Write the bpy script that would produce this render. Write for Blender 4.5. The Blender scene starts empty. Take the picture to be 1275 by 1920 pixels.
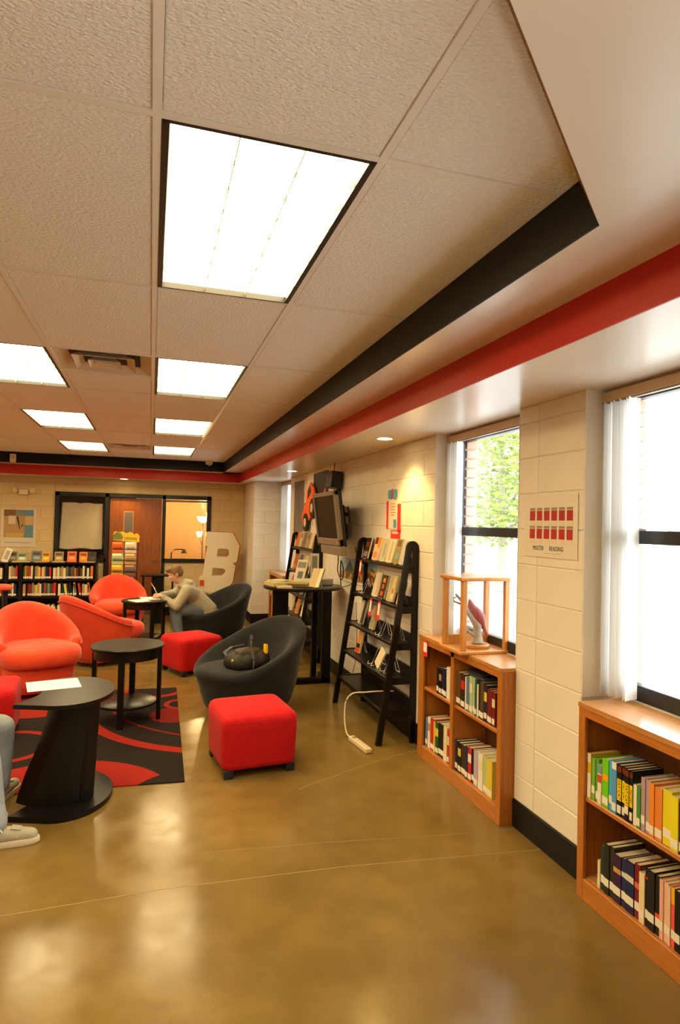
import bpy, bmesh, math, random
from mathutils import Vector, Matrix

random.seed(7)
SC = bpy.context.scene
COL = SC.collection
PI = math.pi

# ------------------------------------------------------------------ camera
CAMZ = 1.7277
FPX, YAW, PITCH, ROLL = 1164.42, 0.2950, 0.0203, 0.0232
fw = Vector((math.sin(YAW), math.cos(YAW), 0)); rt = Vector((math.cos(YAW), -math.sin(YAW), 0)); up = Vector((0, 0, 1))
F3 = fw * math.cos(PITCH) + up * math.sin(PITCH); U2 = up * math.cos(PITCH) - fw * math.sin(PITCH)
R3 = rt * math.cos(ROLL) + U2 * math.sin(ROLL); U3 = U2 * math.cos(ROLL) - rt * math.sin(ROLL)
cam_d = bpy.data.cameras.new('camera'); cam = bpy.data.objects.new('camera', cam_d); COL.objects.link(cam)
cam_d.sensor_fit = 'VERTICAL'; cam_d.sensor_height = 36.0; cam_d.lens = FPX / 1920 * 36
cam_d.clip_start = 0.05; cam_d.clip_end = 300
cam.matrix_world = Matrix(((R3.x, U3.x, -F3.x, 0), (R3.y, U3.y, -F3.y, 0), (R3.z, U3.z, -F3.z, CAMZ), (0, 0, 0, 1)))
SC.camera = cam

# ------------------------------------------------------------------ world, exposure
PANEL_STRENGTH = 9.0
PANEL_COLOR = (1.0, 0.79, 0.42)
SKY_STRENGTH = 3.3
w = bpy.data.worlds.new('overcast_sky'); SC.world = w; w.use_nodes = True
bg = w.node_tree.nodes['Background']; bg.inputs[0].default_value = (0.93, 0.97, 1.0, 1); bg.inputs[1].default_value = SKY_STRENGTH
vs = SC.view_settings
SC.display_settings.display_device = 'sRGB'
vs.view_transform = 'Standard'; vs.look = 'None'; vs.gamma = 1.0; vs.exposure = 1.08; vs.use_curve_mapping = False
SC.cycles.max_bounces = 10; SC.cycles.diffuse_bounces = 6; SC.cycles.glossy_bounces = 4; SC.cycles.transparent_max_bounces = 16
SC.cycles.use_denoising = True
SC.cycles.sample_clamp_indirect = 6.0

# the photographer's flash, tilted up at the ceiling above the camera
fl = bpy.data.lights.new('camera_flash', 'SPOT'); fl.energy = 12; fl.color = (1.0, .92, .80); fl.spot_size = math.radians(150); fl.spot_blend = .8; fl.shadow_soft_size = .04
flo = bpy.data.objects.new('camera_flash', fl); COL.objects.link(flo); flo.location = (-.02, -.06, 1.95); flo.rotation_euler = (math.radians(180 - 25), 0, -YAW)

# ------------------------------------------------------------------ materials
MATS = {}
def srgb(r, g, b):
    return tuple(((c / 255) / 12.92 if c / 255 <= .04045 else ((c / 255 + .055) / 1.055) ** 2.4) for c in (r, g, b))

def mat(name, col, rough=.5, spec=.5, metal=0.0, var=0.0, vscale=4.0, col2=None, bump=0.0, bscale=80.0, sheen=0.0, coat=0.0,
        stretch=(1, 1, 1), emit=0.0, ecol=None, rvar=0.0, detail=4.0):
    if name in MATS: return MATS[name]
    m = bpy.data.materials.new(name); m.use_nodes = True; MATS[name] = m
    nt = m.node_tree; b = nt.nodes['Principled BSDF']; L = nt.links.new
    b.inputs['Base Color'].default_value = (*col, 1); b.inputs['Roughness'].default_value = rough
    b.inputs['Specular IOR Level'].default_value = spec; b.inputs['Metallic'].default_value = metal
    if sheen: b.inputs['Sheen Weight'].default_value = sheen; b.inputs['Sheen Roughness'].default_value = .4
    if coat: b.inputs['Coat Weight'].default_value = coat; b.inputs['Coat Roughness'].default_value = .12
    if emit:
        b.inputs['Emission Color'].default_value = (*(ecol or col), 1); b.inputs['Emission Strength'].default_value = emit
    if var or bump or col2 or rvar:
        tc = nt.nodes.new('ShaderNodeTexCoord'); mp = nt.nodes.new('ShaderNodeMapping'); mp.inputs['Scale'].default_value = stretch
        L(tc.outputs['Object'], mp.inputs['Vector'])
        if var or col2 or rvar:
            n = nt.nodes.new('ShaderNodeTexNoise'); n.inputs['Scale'].default_value = vscale; n.inputs['Detail'].default_value = detail
            L(mp.outputs[0], n.inputs['Vector'])
            if var or col2:
                r = nt.nodes.new('ShaderNodeValToRGB')
                r.color_ramp.elements[0].position = .3; r.color_ramp.elements[1].position = .7
                a = col if col2 else tuple(c * (1 - var) for c in col); z = col2 if col2 else tuple(min(1, c * (1 + var)) for c in col)
                r.color_ramp.elements[0].color = (*a, 1); r.color_ramp.elements[1].color = (*z, 1)
                L(n.outputs['Fac'], r.inputs['Fac']); L(r.outputs['Color'], b.inputs['Base Color'])
            if rvar:
                mr = nt.nodes.new('ShaderNodeMapRange'); mr.inputs['From Min'].default_value = .3; mr.inputs['From Max'].default_value = .7
                mr.inputs['To Min'].default_value = rough - rvar; mr.inputs['To Max'].default_value = rough + rvar
                L(n.outputs['Fac'], mr.inputs['Value']); L(mr.outputs[0], b.inputs['Roughness'])
        if bump:
            n2 = nt.nodes.new('ShaderNodeTexNoise'); n2.inputs['Scale'].default_value = bscale; n2.inputs['Detail'].default_value = 3
            L(mp.outputs[0], n2.inputs['Vector'])
            bp = nt.nodes.new('ShaderNodeBump'); bp.inputs['Strength'].default_value = bump; bp.inputs['Distance'].default_value = .01
            L(n2.outputs['Fac'], bp.inputs['Height']); L(bp.outputs[0], b.inputs['Normal'])
    return m

def glass_mat(name='window_glass', tint=(.97, .98, .98), refl=.035):
    if name in MATS: return MATS[name]
    m = bpy.data.materials.new(name); m.use_nodes = True; MATS[name] = m
    nt = m.node_tree; nt.nodes.clear(); L = nt.links.new
    o = nt.nodes.new('ShaderNodeOutputMaterial'); t = nt.nodes.new('ShaderNodeBsdfTransparent'); g = nt.nodes.new('ShaderNodeBsdfGlossy')
    t.inputs[0].default_value = (*tint, 1); g.inputs['Roughness'].default_value = .02
    lw = nt.nodes.new('ShaderNodeLayerWeight'); lw.inputs[0].default_value = .5
    pw = nt.nodes.new('ShaderNodeMath'); pw.operation = 'POWER'; pw.inputs[1].default_value = 4.0; L(lw.outputs['Facing'], pw.inputs[0])
    fr = nt.nodes.new('ShaderNodeMath'); fr.operation = 'MULTIPLY_ADD'; fr.inputs[1].default_value = .6; fr.inputs[2].default_value = refl; L(pw.outputs[0], fr.inputs[0])
    mx = nt.nodes.new('ShaderNodeMixShader'); L(fr.outputs[0], mx.inputs[0]); L(t.outputs[0], mx.inputs[1]); L(g.outputs[0], mx.inputs[2])
    L(mx.outputs[0], o.inputs[0]); return m

M_wall = mat('cream_block_paint', (.76, .69, .58), .45, .4, var=.04, vscale=3, bump=.12, bscale=140)
M_joint = mat('painted_mortar', (.66, .59, .49), .6, .3)
M_wall_far = mat('tan_block_paint', (.64, .475, .24), .5, .4, var=.05, vscale=3, bump=.1, bscale=140)
M_joint_far = mat('tan_mortar', (.56, .41, .20), .6, .3)
M_soffit = mat('semigloss_soffit_paint', (.74, .66, .55), .26, .5, var=.03, vscale=2, bump=.02, bscale=30)
M_tile = mat('ceiling_tile_face', (.88, .85, .79), .9, .2, var=.05, vscale=60, bump=.9, bscale=75, stretch=(1, 1.8, 1))
M_tee = mat('ceiling_grid_metal', (.80, .76, .68), .5, .3)
M_black_band = mat('black_band_paint', (.0045, .0045, .005), .55, .25)
M_red_band = mat('red_band_paint', (.44, .018, .012), .4, .28, var=.06, vscale=2)
M_cork = mat('brown_cork_edge', (.16, .075, .028), .85, .2, col2=(.30, .15, .06), vscale=60)
M_base = mat('black_rubber_base', (.0055, .0055, .006), .45, .3)
M_white_reveal = mat('white_reveal_paint', (.80, .76, .69), .4, .4, var=.02)
M_oak = mat('oak_along_shelf', (.52, .185, .028), .34, .5, col2=(.40, .125, .018), vscale=9, stretch=(9, .7, 9), coat=.25, rvar=.05)
M_oak_v = mat('oak_upright', (.50, .175, .026), .34, .5, col2=(.38, .118, .016), vscale=9, stretch=(9, 9, .7), coat=.25)
M_oak_top = mat('oak_top', (.56, .27, .085), .3, .5, col2=(.44, .19, .05), vscale=9, stretch=(9, .7, 9), coat=.3)
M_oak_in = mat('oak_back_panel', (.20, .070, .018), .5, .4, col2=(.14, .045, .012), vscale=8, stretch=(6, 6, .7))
M_pine = mat('golden_pine', (.64, .27, .045), .32, .5, col2=(.50, .19, .03), vscale=9, stretch=(8, 8, .8), coat=.3)
M_blackwood = mat('black_stained_wood', (.0045, .0036, .003), .32, .26, col2=(.007, .0055, .0045), vscale=20, stretch=(6, 1, 6))
M_blackmetal = mat('black_metal', (.010, .010, .011), .35, .5)
M_redfab = mat('red_velour', (.76, .080, .028), .85, .2, sheen=.3, col2=(.66, .052, .020), vscale=5, bump=.25, bscale=180)
M_redott = mat('red_swirl_velour', (.50, .007, .007), .85, .2, sheen=.05, col2=(.42, .004, .005), vscale=22, bump=.15, bscale=40)
M_blackfab = mat('charcoal_velour', (.017, .0175, .019), .9, .2, sheen=.2, col2=(.011, .012, .013), vscale=6, bump=.3, bscale=120)
M_foot = mat('black_plastic_foot', (.012, .012, .013), .4)
M_paper = mat('white_paper', (.82, .80, .74), .7, .2)
M_page = mat('book_pages', (.66, .55, .36), .85, .1, var=.15, vscale=120, stretch=(.2, 3, .2))
M_sticker = mat('spine_label_paper', (.78, .72, .60), .6, .2)
M_wire = mat('white_coated_wire', (.82, .80, .76), .35, .5)
M_redcard = mat('red_card', (.68, .035, .040), .5, .3)
M_door = mat('oak_veneer_door', (.30, .085, .014), .34, .5, col2=(.21, .050, .008), vscale=6, stretch=(7, 7, .6), coat=.3)
M_brick = mat('outside_brick', (.66, .40, .31), .85, .2, var=.2, vscale=9)
M_mortar = mat('outside_mortar', (.60, .56, .50), .9, .1)
M_concrete_out = mat('outside_concrete', (.62, .62, .60), .9, .2, var=.06, vscale=.5)
M_slat = mat('vertical_blind_vinyl', (.80, .79, .75), .5, .3)
M_headrail = mat('beige_headrail', (.60, .43, .26), .5, .3)
M_silver = mat('silver_plastic', (.21, .165, .12), .4, .5)
M_screen = mat('dark_screen', (.006, .006, .007), .4, .15)
M_ivory = mat('ivory_plastic', (.74, .62, .40), .4, .4)
M_chrome = mat('chrome', (.7, .7, .7), .2, metal=1.0)
M_glass = glass_mat()

def flat(rgb, rough=.5):
    key = 'print_%02x%02x%02x' % tuple(rgb)
    return mat(key, srgb(*rgb), rough, .35)

# ------------------------------------------------------------------ mesh helpers
class MB:
    def __init__(s): s.v = []; s.f = []; s.m = []
    def add(s, vs, fs, mi=0):
        o = len(s.v); s.v += [tuple(v) for v in vs]; s.f += [tuple(i + o for i in f) for f in fs]; s.m += [mi] * len(fs); return s
    def box(s, x0, x1, y0, y1, z0, z1, mi=0):
        return s.add([(x0, y0, z0), (x1, y0, z0), (x1, y1, z0), (x0, y1, z0), (x0, y0, z1), (x1, y0, z1), (x1, y1, z1), (x0, y1, z1)],
                     [(0, 3, 2, 1), (4, 5, 6, 7), (0, 1, 5, 4), (1, 2, 6, 5), (2, 3, 7, 6), (3, 0, 4, 7)], mi)
    def obox(s, mtx, sx, sy, sz, mi=0):
        vs = [mtx @ Vector((a * sx / 2, b * sy / 2, c * sz / 2)) for c in (-1, 1) for b in (-1, 1) for a in (-1, 1)]
        return s.add(vs, [(0, 2, 3, 1), (4, 5, 7, 6), (0, 1, 5, 4), (1, 3, 7, 5), (3, 2, 6, 7), (2, 0, 4, 6)], mi)
    def prism(s, poly, a0, a1, axis='z', mi=0):
        n = len(poly)
        def P(p, a): return {'z': (p[0], p[1], a), 'y': (p[0], a, p[1]), 'x': (a, p[0], p[1])}[axis]
        vs = [P(p, a0) for p in poly] + [P(p, a1) for p in poly]
        fs = [tuple(range(n))[::-1], tuple(range(n, 2 * n))] + [(i, (i + 1) % n, n + (i + 1) % n, n + i) for i in range(n)]
        return s.add(vs, fs, mi)
    def rows(s, rows, close_u=True, close_v=False, cap0=False, cap1=False, mi=0):
        n = len(rows[0]); m = len(rows); vs = [p for r in rows for p in r]; fs = []
        for j in range(m if close_v else m - 1):
            for i in range(n if close_u else n - 1):
                a = j * n + i; b = j * n + (i + 1) % n; c = ((j + 1) % m) * n + (i + 1) % n; d = ((j + 1) % m) * n + i
                fs.append((a, b, c, d))
        if cap0: fs.append(tuple(range(n))[::-1])
        if cap1: fs.append(tuple(range((m - 1) * n, m * n)))
        return s.add(vs, fs, mi)
    def tube(s, pts, r, n=8, mi=0, rect=None, side=None):
        pts = [Vector(p) for p in pts]; rr = r if isinstance(r, (list, tuple)) else [r] * len(pts); rows = []
        for i, p in enumerate(pts):
            t = (pts[min(i + 1, len(pts) - 1)] - pts[max(i - 1, 0)]).normalized()
            if side is not None: a = Vector(side).normalized()
            else: a = t.cross(Vector((0, 0, 1)) if abs(t.z) < .9 else Vector((1, 0, 0))).normalized()
            b = t.cross(a).normalized()
            if rect: rows.append([p + a * (rect[0] / 2 * u) + b * (rect[1] / 2 * v) for u, v in ((-1, -1), (1, -1), (1, 1), (-1, 1))])
            else: rows.append([p + a * (rr[i] * math.cos(2 * PI * k / n)) + b * (rr[i] * math.sin(2 * PI * k / n)) for k in range(n)])
        return s.rows(rows, True, False, True, True, mi)
    def lathe(s, prof, n=24, c=(0, 0), mi=0, cap0=True, cap1=True):
        return s.rows([[(c[0] + r * math.cos(2 * PI * k / n), c[1] + r * math.sin(2 * PI * k / n), z) for k in range(n)] for r, z in prof], True, False, cap0, cap1, mi)
    def ball(s, c, rx, ry=None, rz=None, n=12, m=8, mi=0):
        ry = ry or rx; rz = rz or rx
        return s.rows([[(c[0] + rx * math.sin(PI * (j + .02) / (m + .04)) * math.cos(2 * PI * k / n), c[1] + ry * math.sin(PI * (j + .02) / (m + .04)) * math.sin(2 * PI * k / n), c[2] - rz * math.cos(PI * (j + .02) / (m + .04))) for k in range(n)] for j in range(m + 1)], True, False, True, True, mi)
    def mesh(s, name, mats, smooth=False, bev=0, seg=1):
        me = bpy.data.meshes.new(name); me.from_pydata(s.v, [], s.f)
        bm = bmesh.new(); bm.from_mesh(me)
        for f, mi in zip(bm.faces, s.m): f.material_index = mi
        bmesh.ops.recalc_face_normals(bm, faces=bm.faces)
        if bev: bmesh.ops.bevel(bm, geom=list(bm.edges), offset=bev, segments=seg, affect='EDGES', profile=.6, clamp_overlap=True)
        if smooth:
            for f in bm.faces: f.smooth = True
        bm.to_mesh(me); bm.free()
        for m in (mats if isinstance(mats, (list, tuple)) else [mats]): me.materials.append(m)
        if smooth and smooth != 'all':
            try: me.set_sharp_from_angle(angle=math.radians(smooth if smooth is not True and isinstance(smooth, (int, float)) and smooth > 1 else 42))
            except Exception: pass
        return me
    def build(s, name, mats, parent=None, smooth=False, bev=0, seg=1, sub=0):
        o = obj(name, s.mesh(name, mats, smooth, bev, seg), parent)
        if sub:
            md = o.modifiers.new('sub', 'SUBSURF'); md.levels = sub; md.render_levels = sub
        return o

def obj(name, me, parent=None, loc=None, rot=None):
    o = bpy.data.objects.new(name, me); COL.objects.link(o)
    if parent: o.parent = parent
    if loc is not None: o.location = loc
    if rot is not None: o.rotation_euler = rot
    return o
def tag(o, label, cat, group=None):
    o['label'] = label; o['category'] = cat
    if group: o['group'] = group
    return o
def thing(name, label, cat, loc=(0, 0, 0), rotz=0.0, group=None):
    o = obj(name, None, None, loc, (0, 0, rotz)); o.empty_display_size = .05
    return tag(o, label, cat, group)
def struct(name, o_or_mb, mats=None, **kw):
    o = o_or_mb.build(name, mats, **kw) if isinstance(o_or_mb, MB) else o_or_mb
    o['kind'] = 'structure'; return o
def box(*a): return MB().box(*a)
def copy_tree(o, parent=None):
    c = o.copy(); COL.objects.link(c); c.parent = parent
    for ch in list(o.children): copy_tree(ch, c)
    return c
ORD = 'first second third fourth fifth sixth seventh eighth ninth tenth eleventh twelfth thirteenth fourteenth fifteenth sixteenth seventeenth eighteenth nineteenth twentieth'.split()
def ordn(i):
    if i < 20: return ORD[i]
    t = ['twenty', 'thirty', 'forty'][(i + 1) // 10 - 2]; r = (i + 1) % 10
    return t + '-' + ORD[r - 1] if r else {'twenty': 'twentieth', 'thirty': 'thirtieth', 'forty': 'fortieth'}[t]
def text(name, body, size, m, parent, loc, rot, align='CENTER', ext=.0006, sx=1.0):
    cu = bpy.data.curves.new(name, 'FONT'); cu.body = body; cu.size = size; cu.extrude = ext; cu.align_x = align; cu.align_y = 'CENTER'; cu.resolution_u = 3
    t = bpy.data.objects.new(name, cu); COL.objects.link(t); bpy.context.view_layer.update()
    me = bpy.data.meshes.new_from_object(t.evaluated_get(bpy.context.evaluated_depsgraph_get())); bpy.data.objects.remove(t); bpy.data.curves.remove(cu)
    me.materials.clear(); me.materials.append(m)
    o = obj(name, me, parent, loc, rot); o.scale = (sx, 1, 1); return o

# ------------------------------------------------------------------ room dimensions
CEIL, ZS, ZL = 2.758, 2.590, 2.434          # tiles, upper soffit underside, lower soffit underside
XB, XR, XW, XG, XO = 1.1855, 1.495, 2.064, 2.255, 2.42   # black band, red band, wall face, window plane, outside face
YB, YR, YF = 10.85, 11.16, 11.75             # the same at the far end
XL, YN = -6.4, -3.2                          # left wall, wall behind
JX, JY = 1.68, 10.65                         # corner pier

# ------------------------------------------------------------------ floor
def floor_material():
    m = bpy.data.materials.new('polished_stained_concrete'); m.use_nodes = True; nt = m.node_tree; b = nt.nodes['Principled BSDF']; L = nt.links.new
    tc = nt.nodes.new('ShaderNodeTexCoord')
    n1 = nt.nodes.new('ShaderNodeTexNoise'); n1.inputs['Scale'].default_value = .8; n1.inputs['Detail'].default_value = 3; n1.inputs['Roughness'].default_value = .5
    n2 = nt.nodes.new('ShaderNodeTexNoise'); n2.inputs['Scale'].default_value = 5; n2.inputs['Detail'].default_value = 5; n2.inputs['Roughness'].default_value = .55
    n3 = nt.nodes.new('ShaderNodeTexNoise'); n3.inputs['Scale'].default_value = 28; n3.inputs['Detail'].default_value = 4
    for n in (n1, n2, n3): L(tc.outputs['Object'], n.inputs['Vector'])
    r1 = nt.nodes.new('ShaderNodeValToRGB'); e = r1.color_ramp.elements
    e[0].position = .28; e[0].color = (.146, .089, .022, 1); e[1].position = .68; e[1].color = (.240, .156, .042, 1)
    L(n1.outputs['Fac'], r1.inputs['Fac'])
    r2 = nt.nodes.new('ShaderNodeValToRGB'); e = r2.color_ramp.elements
    e[0].position = .24; e[0].color = (.80, .775, .74, 1); e[1].position = .70; e[1].color = (1.05, 1.04, 1.02, 1)
    L(n2.outputs['Fac'], r2.inputs['Fac'])
    mx = nt.nodes.new('ShaderNodeMix'); mx.data_type = 'RGBA'; mx.blend_type = 'MULTIPLY'; mx.inputs['Factor'].default_value = 1
    L(r1.outputs[0], mx.inputs['A']); L(r2.outputs[0], mx.inputs['B'])
    r3 = nt.nodes.new('ShaderNodeValToRGB'); e = r3.color_ramp.elements
    e[0].position = .70; e[0].color = (0, 0, 0, 1); e[1].position = .80; e[1].color = (.22, .22, .22, 1)
    L(n3.outputs['Fac'], r3.inputs['Fac'])
    mx2 = nt.nodes.new('ShaderNodeMix'); mx2.data_type = 'RGBA'; L(r3.outputs[0], mx2.inputs['Factor']); L(mx.outputs['Result'], mx2.inputs['A']); mx2.inputs['B'].default_value = (.36, .25, .12, 1)
    L(mx2.outputs['Result'], b.inputs['Base Color'])
    mr = nt.nodes.new('ShaderNodeMapRange'); mr.inputs['From Min'].default_value = .3; mr.inputs['From Max'].default_value = .7; mr.inputs['To Min'].default_value = .12; mr.inputs['To Max'].default_value = .25
    L(n2.outputs['Fac'], mr.inputs['Value']); L(mr.outputs[0], b.inputs['Roughness'])
    bp = nt.nodes.new('ShaderNodeBump'); bp.inputs['Strength'].default_value = .05; bp.inputs['Distance'].default_value = .01; L(n2.outputs['Fac'], bp.inputs['Height']); L(bp.outputs[0], b.inputs['Normal'])
    b.inputs['Specular IOR Level'].default_value = .27
    return m
M_floor = floor_material()
floor = struct('floor', box(XL - .2, XO, YN - .2, YF + 3.4, -.12, 0), M_floor)
M_crack = mat('pale_floor_joint', (.34, .25, .12), .6, .2)
def strip(pts, wd, name='floor_joint'):
    mb = MB(); n = len(pts); a = []; b = []
    for i, p in enumerate(pts):
        q0 = Vector(pts[max(0, i - 1)]); q1 = Vector(pts[min(n - 1, i + 1)]); t = (q1 - q0).normalized(); nn = Vector((-t.y, t.x)) * wd / 2
        a.append((p[0] + nn.x, p[1] + nn.y)); b.append((p[0] - nn.x, p[1] - nn.y))
    poly = a + b[::-1]
    vs = [(x, y, .0008) for x, y in a] + [(x, y, .0008) for x, y in b] + [(x, y, -.004) for x, y in a] + [(x, y, -.004) for x, y in b]
    fs = []
    for i in range(n - 1):
        fs += [(i, i + 1, n + i + 1, n + i), (2 * n + i, 2 * n + i + 1, i + 1, i), (n + i, n + i + 1, 3 * n + i + 1, 3 * n + i)]
    mb.add(vs, fs); return mb.build(name, M_crack, floor)
strip([(-3.2, 3.06), (-1.6, 3.03), (-.575, 3.02), (.09, 3.05), (.97, 3.02), (1.94, 2.925), (2.06, 2.915)], .0035)
strip([(.3, 3.33), (.97, 3.27), (1.6, 3.19), (2.05, 3.15)], .002)
rj = random.Random(3)
strip([(.968 + 1.09 * t, 3.967 + .48 * t + (.04 * math.sin(t * 3)) + rj.uniform(-.008, .008), ) for t in [i / 22 for i in range(23)]], .004, 'floor_crack')
strip([(-4.5, 7.9), (1.4, 7.7), (2.05, 7.68)], .005)

# ------------------------------------------------------------------ walls (painted concrete block, each block its own piece)
BL, BH, BJ = .4064, .2032, .005
_bm = {}
def block_mesh(l, h, axis, m):
    k = (round(l, 3), round(h, 3), axis, m.name)
    if k not in _bm:
        mb = MB(); l2, h2 = l / 2 - BJ / 2, h / 2 - BJ / 2; c = .004; d = .012
        if l2 < .01 or h2 < .01: return None
        # pillow-edged block face, seen side towards -normal
        v = [(-l2, 0, -h2), (l2, 0, -h2), (l2, 0, h2), (-l2, 0, h2), (-l2 + c, -c, -h2 + c), (l2 - c, -c, -h2 + c), (l2 - c, -c, h2 - c), (-l2 + c, -c, h2 - c),
             (-l2, d, -h2), (l2, d, -h2), (l2, d, h2), (-l2, d, h2)]
        f = [(4, 5, 6, 7), (0, 1, 5, 4), (1, 2, 6, 5), (2, 3, 7, 6), (3, 0, 4, 7), (8, 9, 1, 0), (9, 10, 2, 1), (10, 11, 3, 2), (11, 8, 0, 3)]
        if axis == 'x': v = [(y, -x, z) for x, y, z in v]
        mb.add(v, f); me = mb.mesh('block', m); _bm[k] = me
    return _bm[k]
def blocks(parent, a0, a1, z0, z1, plane, axis, m, zoff=.1, aoff=0.0, stack=False):
    """clad one wall rectangle; axis 'y': face looks to -y at y=plane; axis 'x': face looks to -x at x=plane"""
    z = zoff - BH
    r = 0
    while z < z1 - .005:
        zb, zt = max(z, z0), min(z + BH, z1)
        if zt - zb > .02:
            off = aoff + (BL / 2 if (r % 2 and not stack) else 0)
            a = off + math.floor((a0 - off) / BL) * BL
            while a < a1 - .005:
                b0, b1 = max(a, a0), min(a + BL, a1)
                if b1 - b0 > .02:
                    me = block_mesh(b1 - b0, zt - zb, axis, m)
                    if me:
                        c, zc = (b0 + b1) / 2, (zb + zt) / 2
                        obj('block', me, parent, (c, plane, zc) if axis == 'y' else (plane, c, zc))
                a += BL
        z += BH; r += 1

D = .006   # blocks stand this proud of the mortar bed
# right-hand wall: piers, wall between the windows, sills and heads under the windows
BAYS = [(3.19, 4.32), (1.48, 2.61), (-.23, .90), (-1.94, -.81), (9.45, JY)]
wr = MB()
solid = [(4.32, 9.45), (2.61, 3.19), (.90, 1.48), (-.81, -.23), (YN - .2, -1.94)]
for y0, y1 in solid: wr.box(XW + D, XO, y0, y1, 0, CEIL)
for y0, y1 in BAYS:
    wr.box(XG - .01, XO, y0, y1, 0, .915); wr.box(XG - .06, XO, y0, y1, 2.405, CEIL)
wall_right = struct('wall_right', wr, M_joint)
blocks(wall_right, 4.32, 9.45, .16, ZL, XW + D, 'x', M_wall, aoff=4.32)
blocks(wall_right, 2.61, 2.996, .16, ZL, XW + D, 'x', M_wall, aoff=2.59, stack=True)
blocks(wall_right, 2.996, 3.19, .16, ZL, XW + D, 'x', M_wall, aoff=2.996, stack=True)
# plastered white sides of the window recesses
rv = 0
for y0, y1 in BAYS:
    mb = MB()
    mb.box(XW + .002, XG, y1 - .004, y1 + (0 if y1 == JY else .0), .9, ZL) if y1 != JY else None
    mb.box(XW + .002, XG, y0, y0 + .004, .9, ZL)
    rv += 1
    struct('trim_%d' % rv, mb, M_white_reveal)
# corner pier past the last window
pier = struct('wall_corner', box(JX + D, XO, JY + D, YF + .2, 0, CEIL), M_joint)
blocks(pier, JX, XG + .03, .16, ZL, JY + D, 'y', M_wall, aoff=JX)
blocks(pier, JY, YF, .16, ZL, JX + D, 'x', M_wall, aoff=JY)
# far wall with the door and office windows
fx0, fx1, fz = -1.60, 1.06, 2.19
wf = MB()
wf.box(XL - .2, fx0, YF + D, YF + .15, 0, CEIL); wf.box(fx0, fx1, YF + D, YF + .15, fz, CEIL); wf.box(fx1, XO, YF + D, YF + .15, 0, CEIL)
wf.box(fx0, -.75, YF + D, YF + .15, 0, .965); wf.box(.25, fx1, YF + D, YF + .15, 0, .965)
wall_far = struct('wall_far', wf, M_joint_far)
blocks(wall_far, -3.2, fx0, .16, ZL, YF + D, 'y', M_wall_far)
blocks(wall_far, fx0, fx1, fz, ZL, YF + D, 'y', M_wall_far)
blocks(wall_far, fx1, JX, .16, ZL, YF + D, 'y', M_wall_far)
blocks(wall_far, fx0, -.75, .16, .965, YF + D, 'y', M_wall_far)
blocks(wall_far, .25, fx1, .16, .965, YF + D, 'y', M_wall_far)
struct('wall_left', box(XL - .2, XL, YN - .2, YF, 0, CEIL), M_wall_far)
struct('wall_back', box(XL - .2, XO, YN - .2, YN, 0, CEIL), M_wall)
# black rubber baseboards
bz = .159
bb = MB()
for y0, y1 in ((4.32, 9.45), (2.61, 3.19), (.9, 1.48), (-.81, -.23)): bb.box(XW - .006, XW + .012, y0, y1, 0, bz)
struct('baseboard_right', bb, M_base, bev=.002)
struct('baseboard_corner', MB().box(JX - .006, XG, JY - .006, JY + .012, 0, bz).box(JX - .006, JX + .012, JY, YF, 0, bz), M_base)
struct('baseboard_far', MB().box(XL, -.75, YF - .006, YF + .012, 0, bz).box(.25, JX, YF - .006, YF + .012, 0, bz), M_base)

# ------------------------------------------------------------------ ceiling: tiles, grid, soffits, bands
CX, RY, GX0, GY0 = .6096, 1.2192, -.0137, 1.6281
ceiling = struct('ceiling', box(XL - .2, XO, YN - .2, YF + .2, CEIL + .12, CEIL + .2), M_soffit)
LIGHTS = [(0, r) for r in (0, 2, 4, 6)] + [(-2, r) for r in (-2, 0, 2, 4, 6)] + [(-6, r) for r in (-2, 0, 2, 4, 6)] + [(-8, r) for r in (0, 2, 4, 6)]
VENTS = [(-1, 2), (-1, 6)]
tile_me = MB().box(.013, CX - .013, .013, RY - .013, 0, .015).mesh('ceiling_tile', M_tile, bev=.004)
half_me = MB().box(.013, CX - .013, .013, RY / 2 - .013, 0, .015).mesh('ceiling_tile', M_tile, bev=.004)
for gx in range(-10, 2):
    for gy in range(-4, 8):
        x, y = GX0 + gx * CX, GY0 + gy * RY
        if (gx, gy) in LIGHTS: continue
        if x + CX > XB + .75 or y > YB: continue
        if (gx, gy) in VENTS: obj('ceiling_tile', half_me, ceiling, (x, y + RY / 2, CEIL)); continue
        obj('ceiling_tile', tile_me, ceiling, (x, y, CEIL))
run_me = MB().box(-.012, .012, YN, YB + .3, -.003, .025).mesh('grid_runner', M_tee)
cross_me = MB().box(.012, CX - .012, -.012, .012, -.0025, .025).mesh('grid_tee', M_tee)
for gx in range(-10, 3): obj('grid_runner', run_me, ceiling, (GX0 + gx * CX, 0, CEIL))
for gx in range(-10, 2):
    for gy in range(-4, 9): obj('grid_tee', cross_me, ceiling, (GX0 + gx * CX, GY0 + gy * RY, CEIL))
for gx, gy in VENTS: obj('grid_tee', cross_me, ceiling, (GX0 + gx * CX, GY0 + (gy + .5) * RY, CEIL))
dg = Vector((-1, -.886)); c0 = Vector((1.184, 1.452)); c1 = c0 + dg * 3.8; u0 = Vector((1.199, 1.550)); u1 = u0 + dg * 3.8
so = MB()
so.prism([(c0.x, c0.y), (c1.x, c1.y), (c1.x, YN), (XO - .1, YN), (XO - .1, c0.y)], ZS, CEIL - .004)
so.box(XB, XR + .3, c0.y, YR + .3, ZS, CEIL - .004); so.box(XL, XR + .3, YB, YR + .3, ZS, CEIL - .004)
struct('ceiling_upper_soffit', so, M_soffit)
lo = MB().box(XR, XO - .01, YN, YF, ZL, ZS - .001).box(XL, XR, YR, YF, ZL, ZS - .001)
struct('ceiling_lower_soffit', lo, M_soffit)
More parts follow.
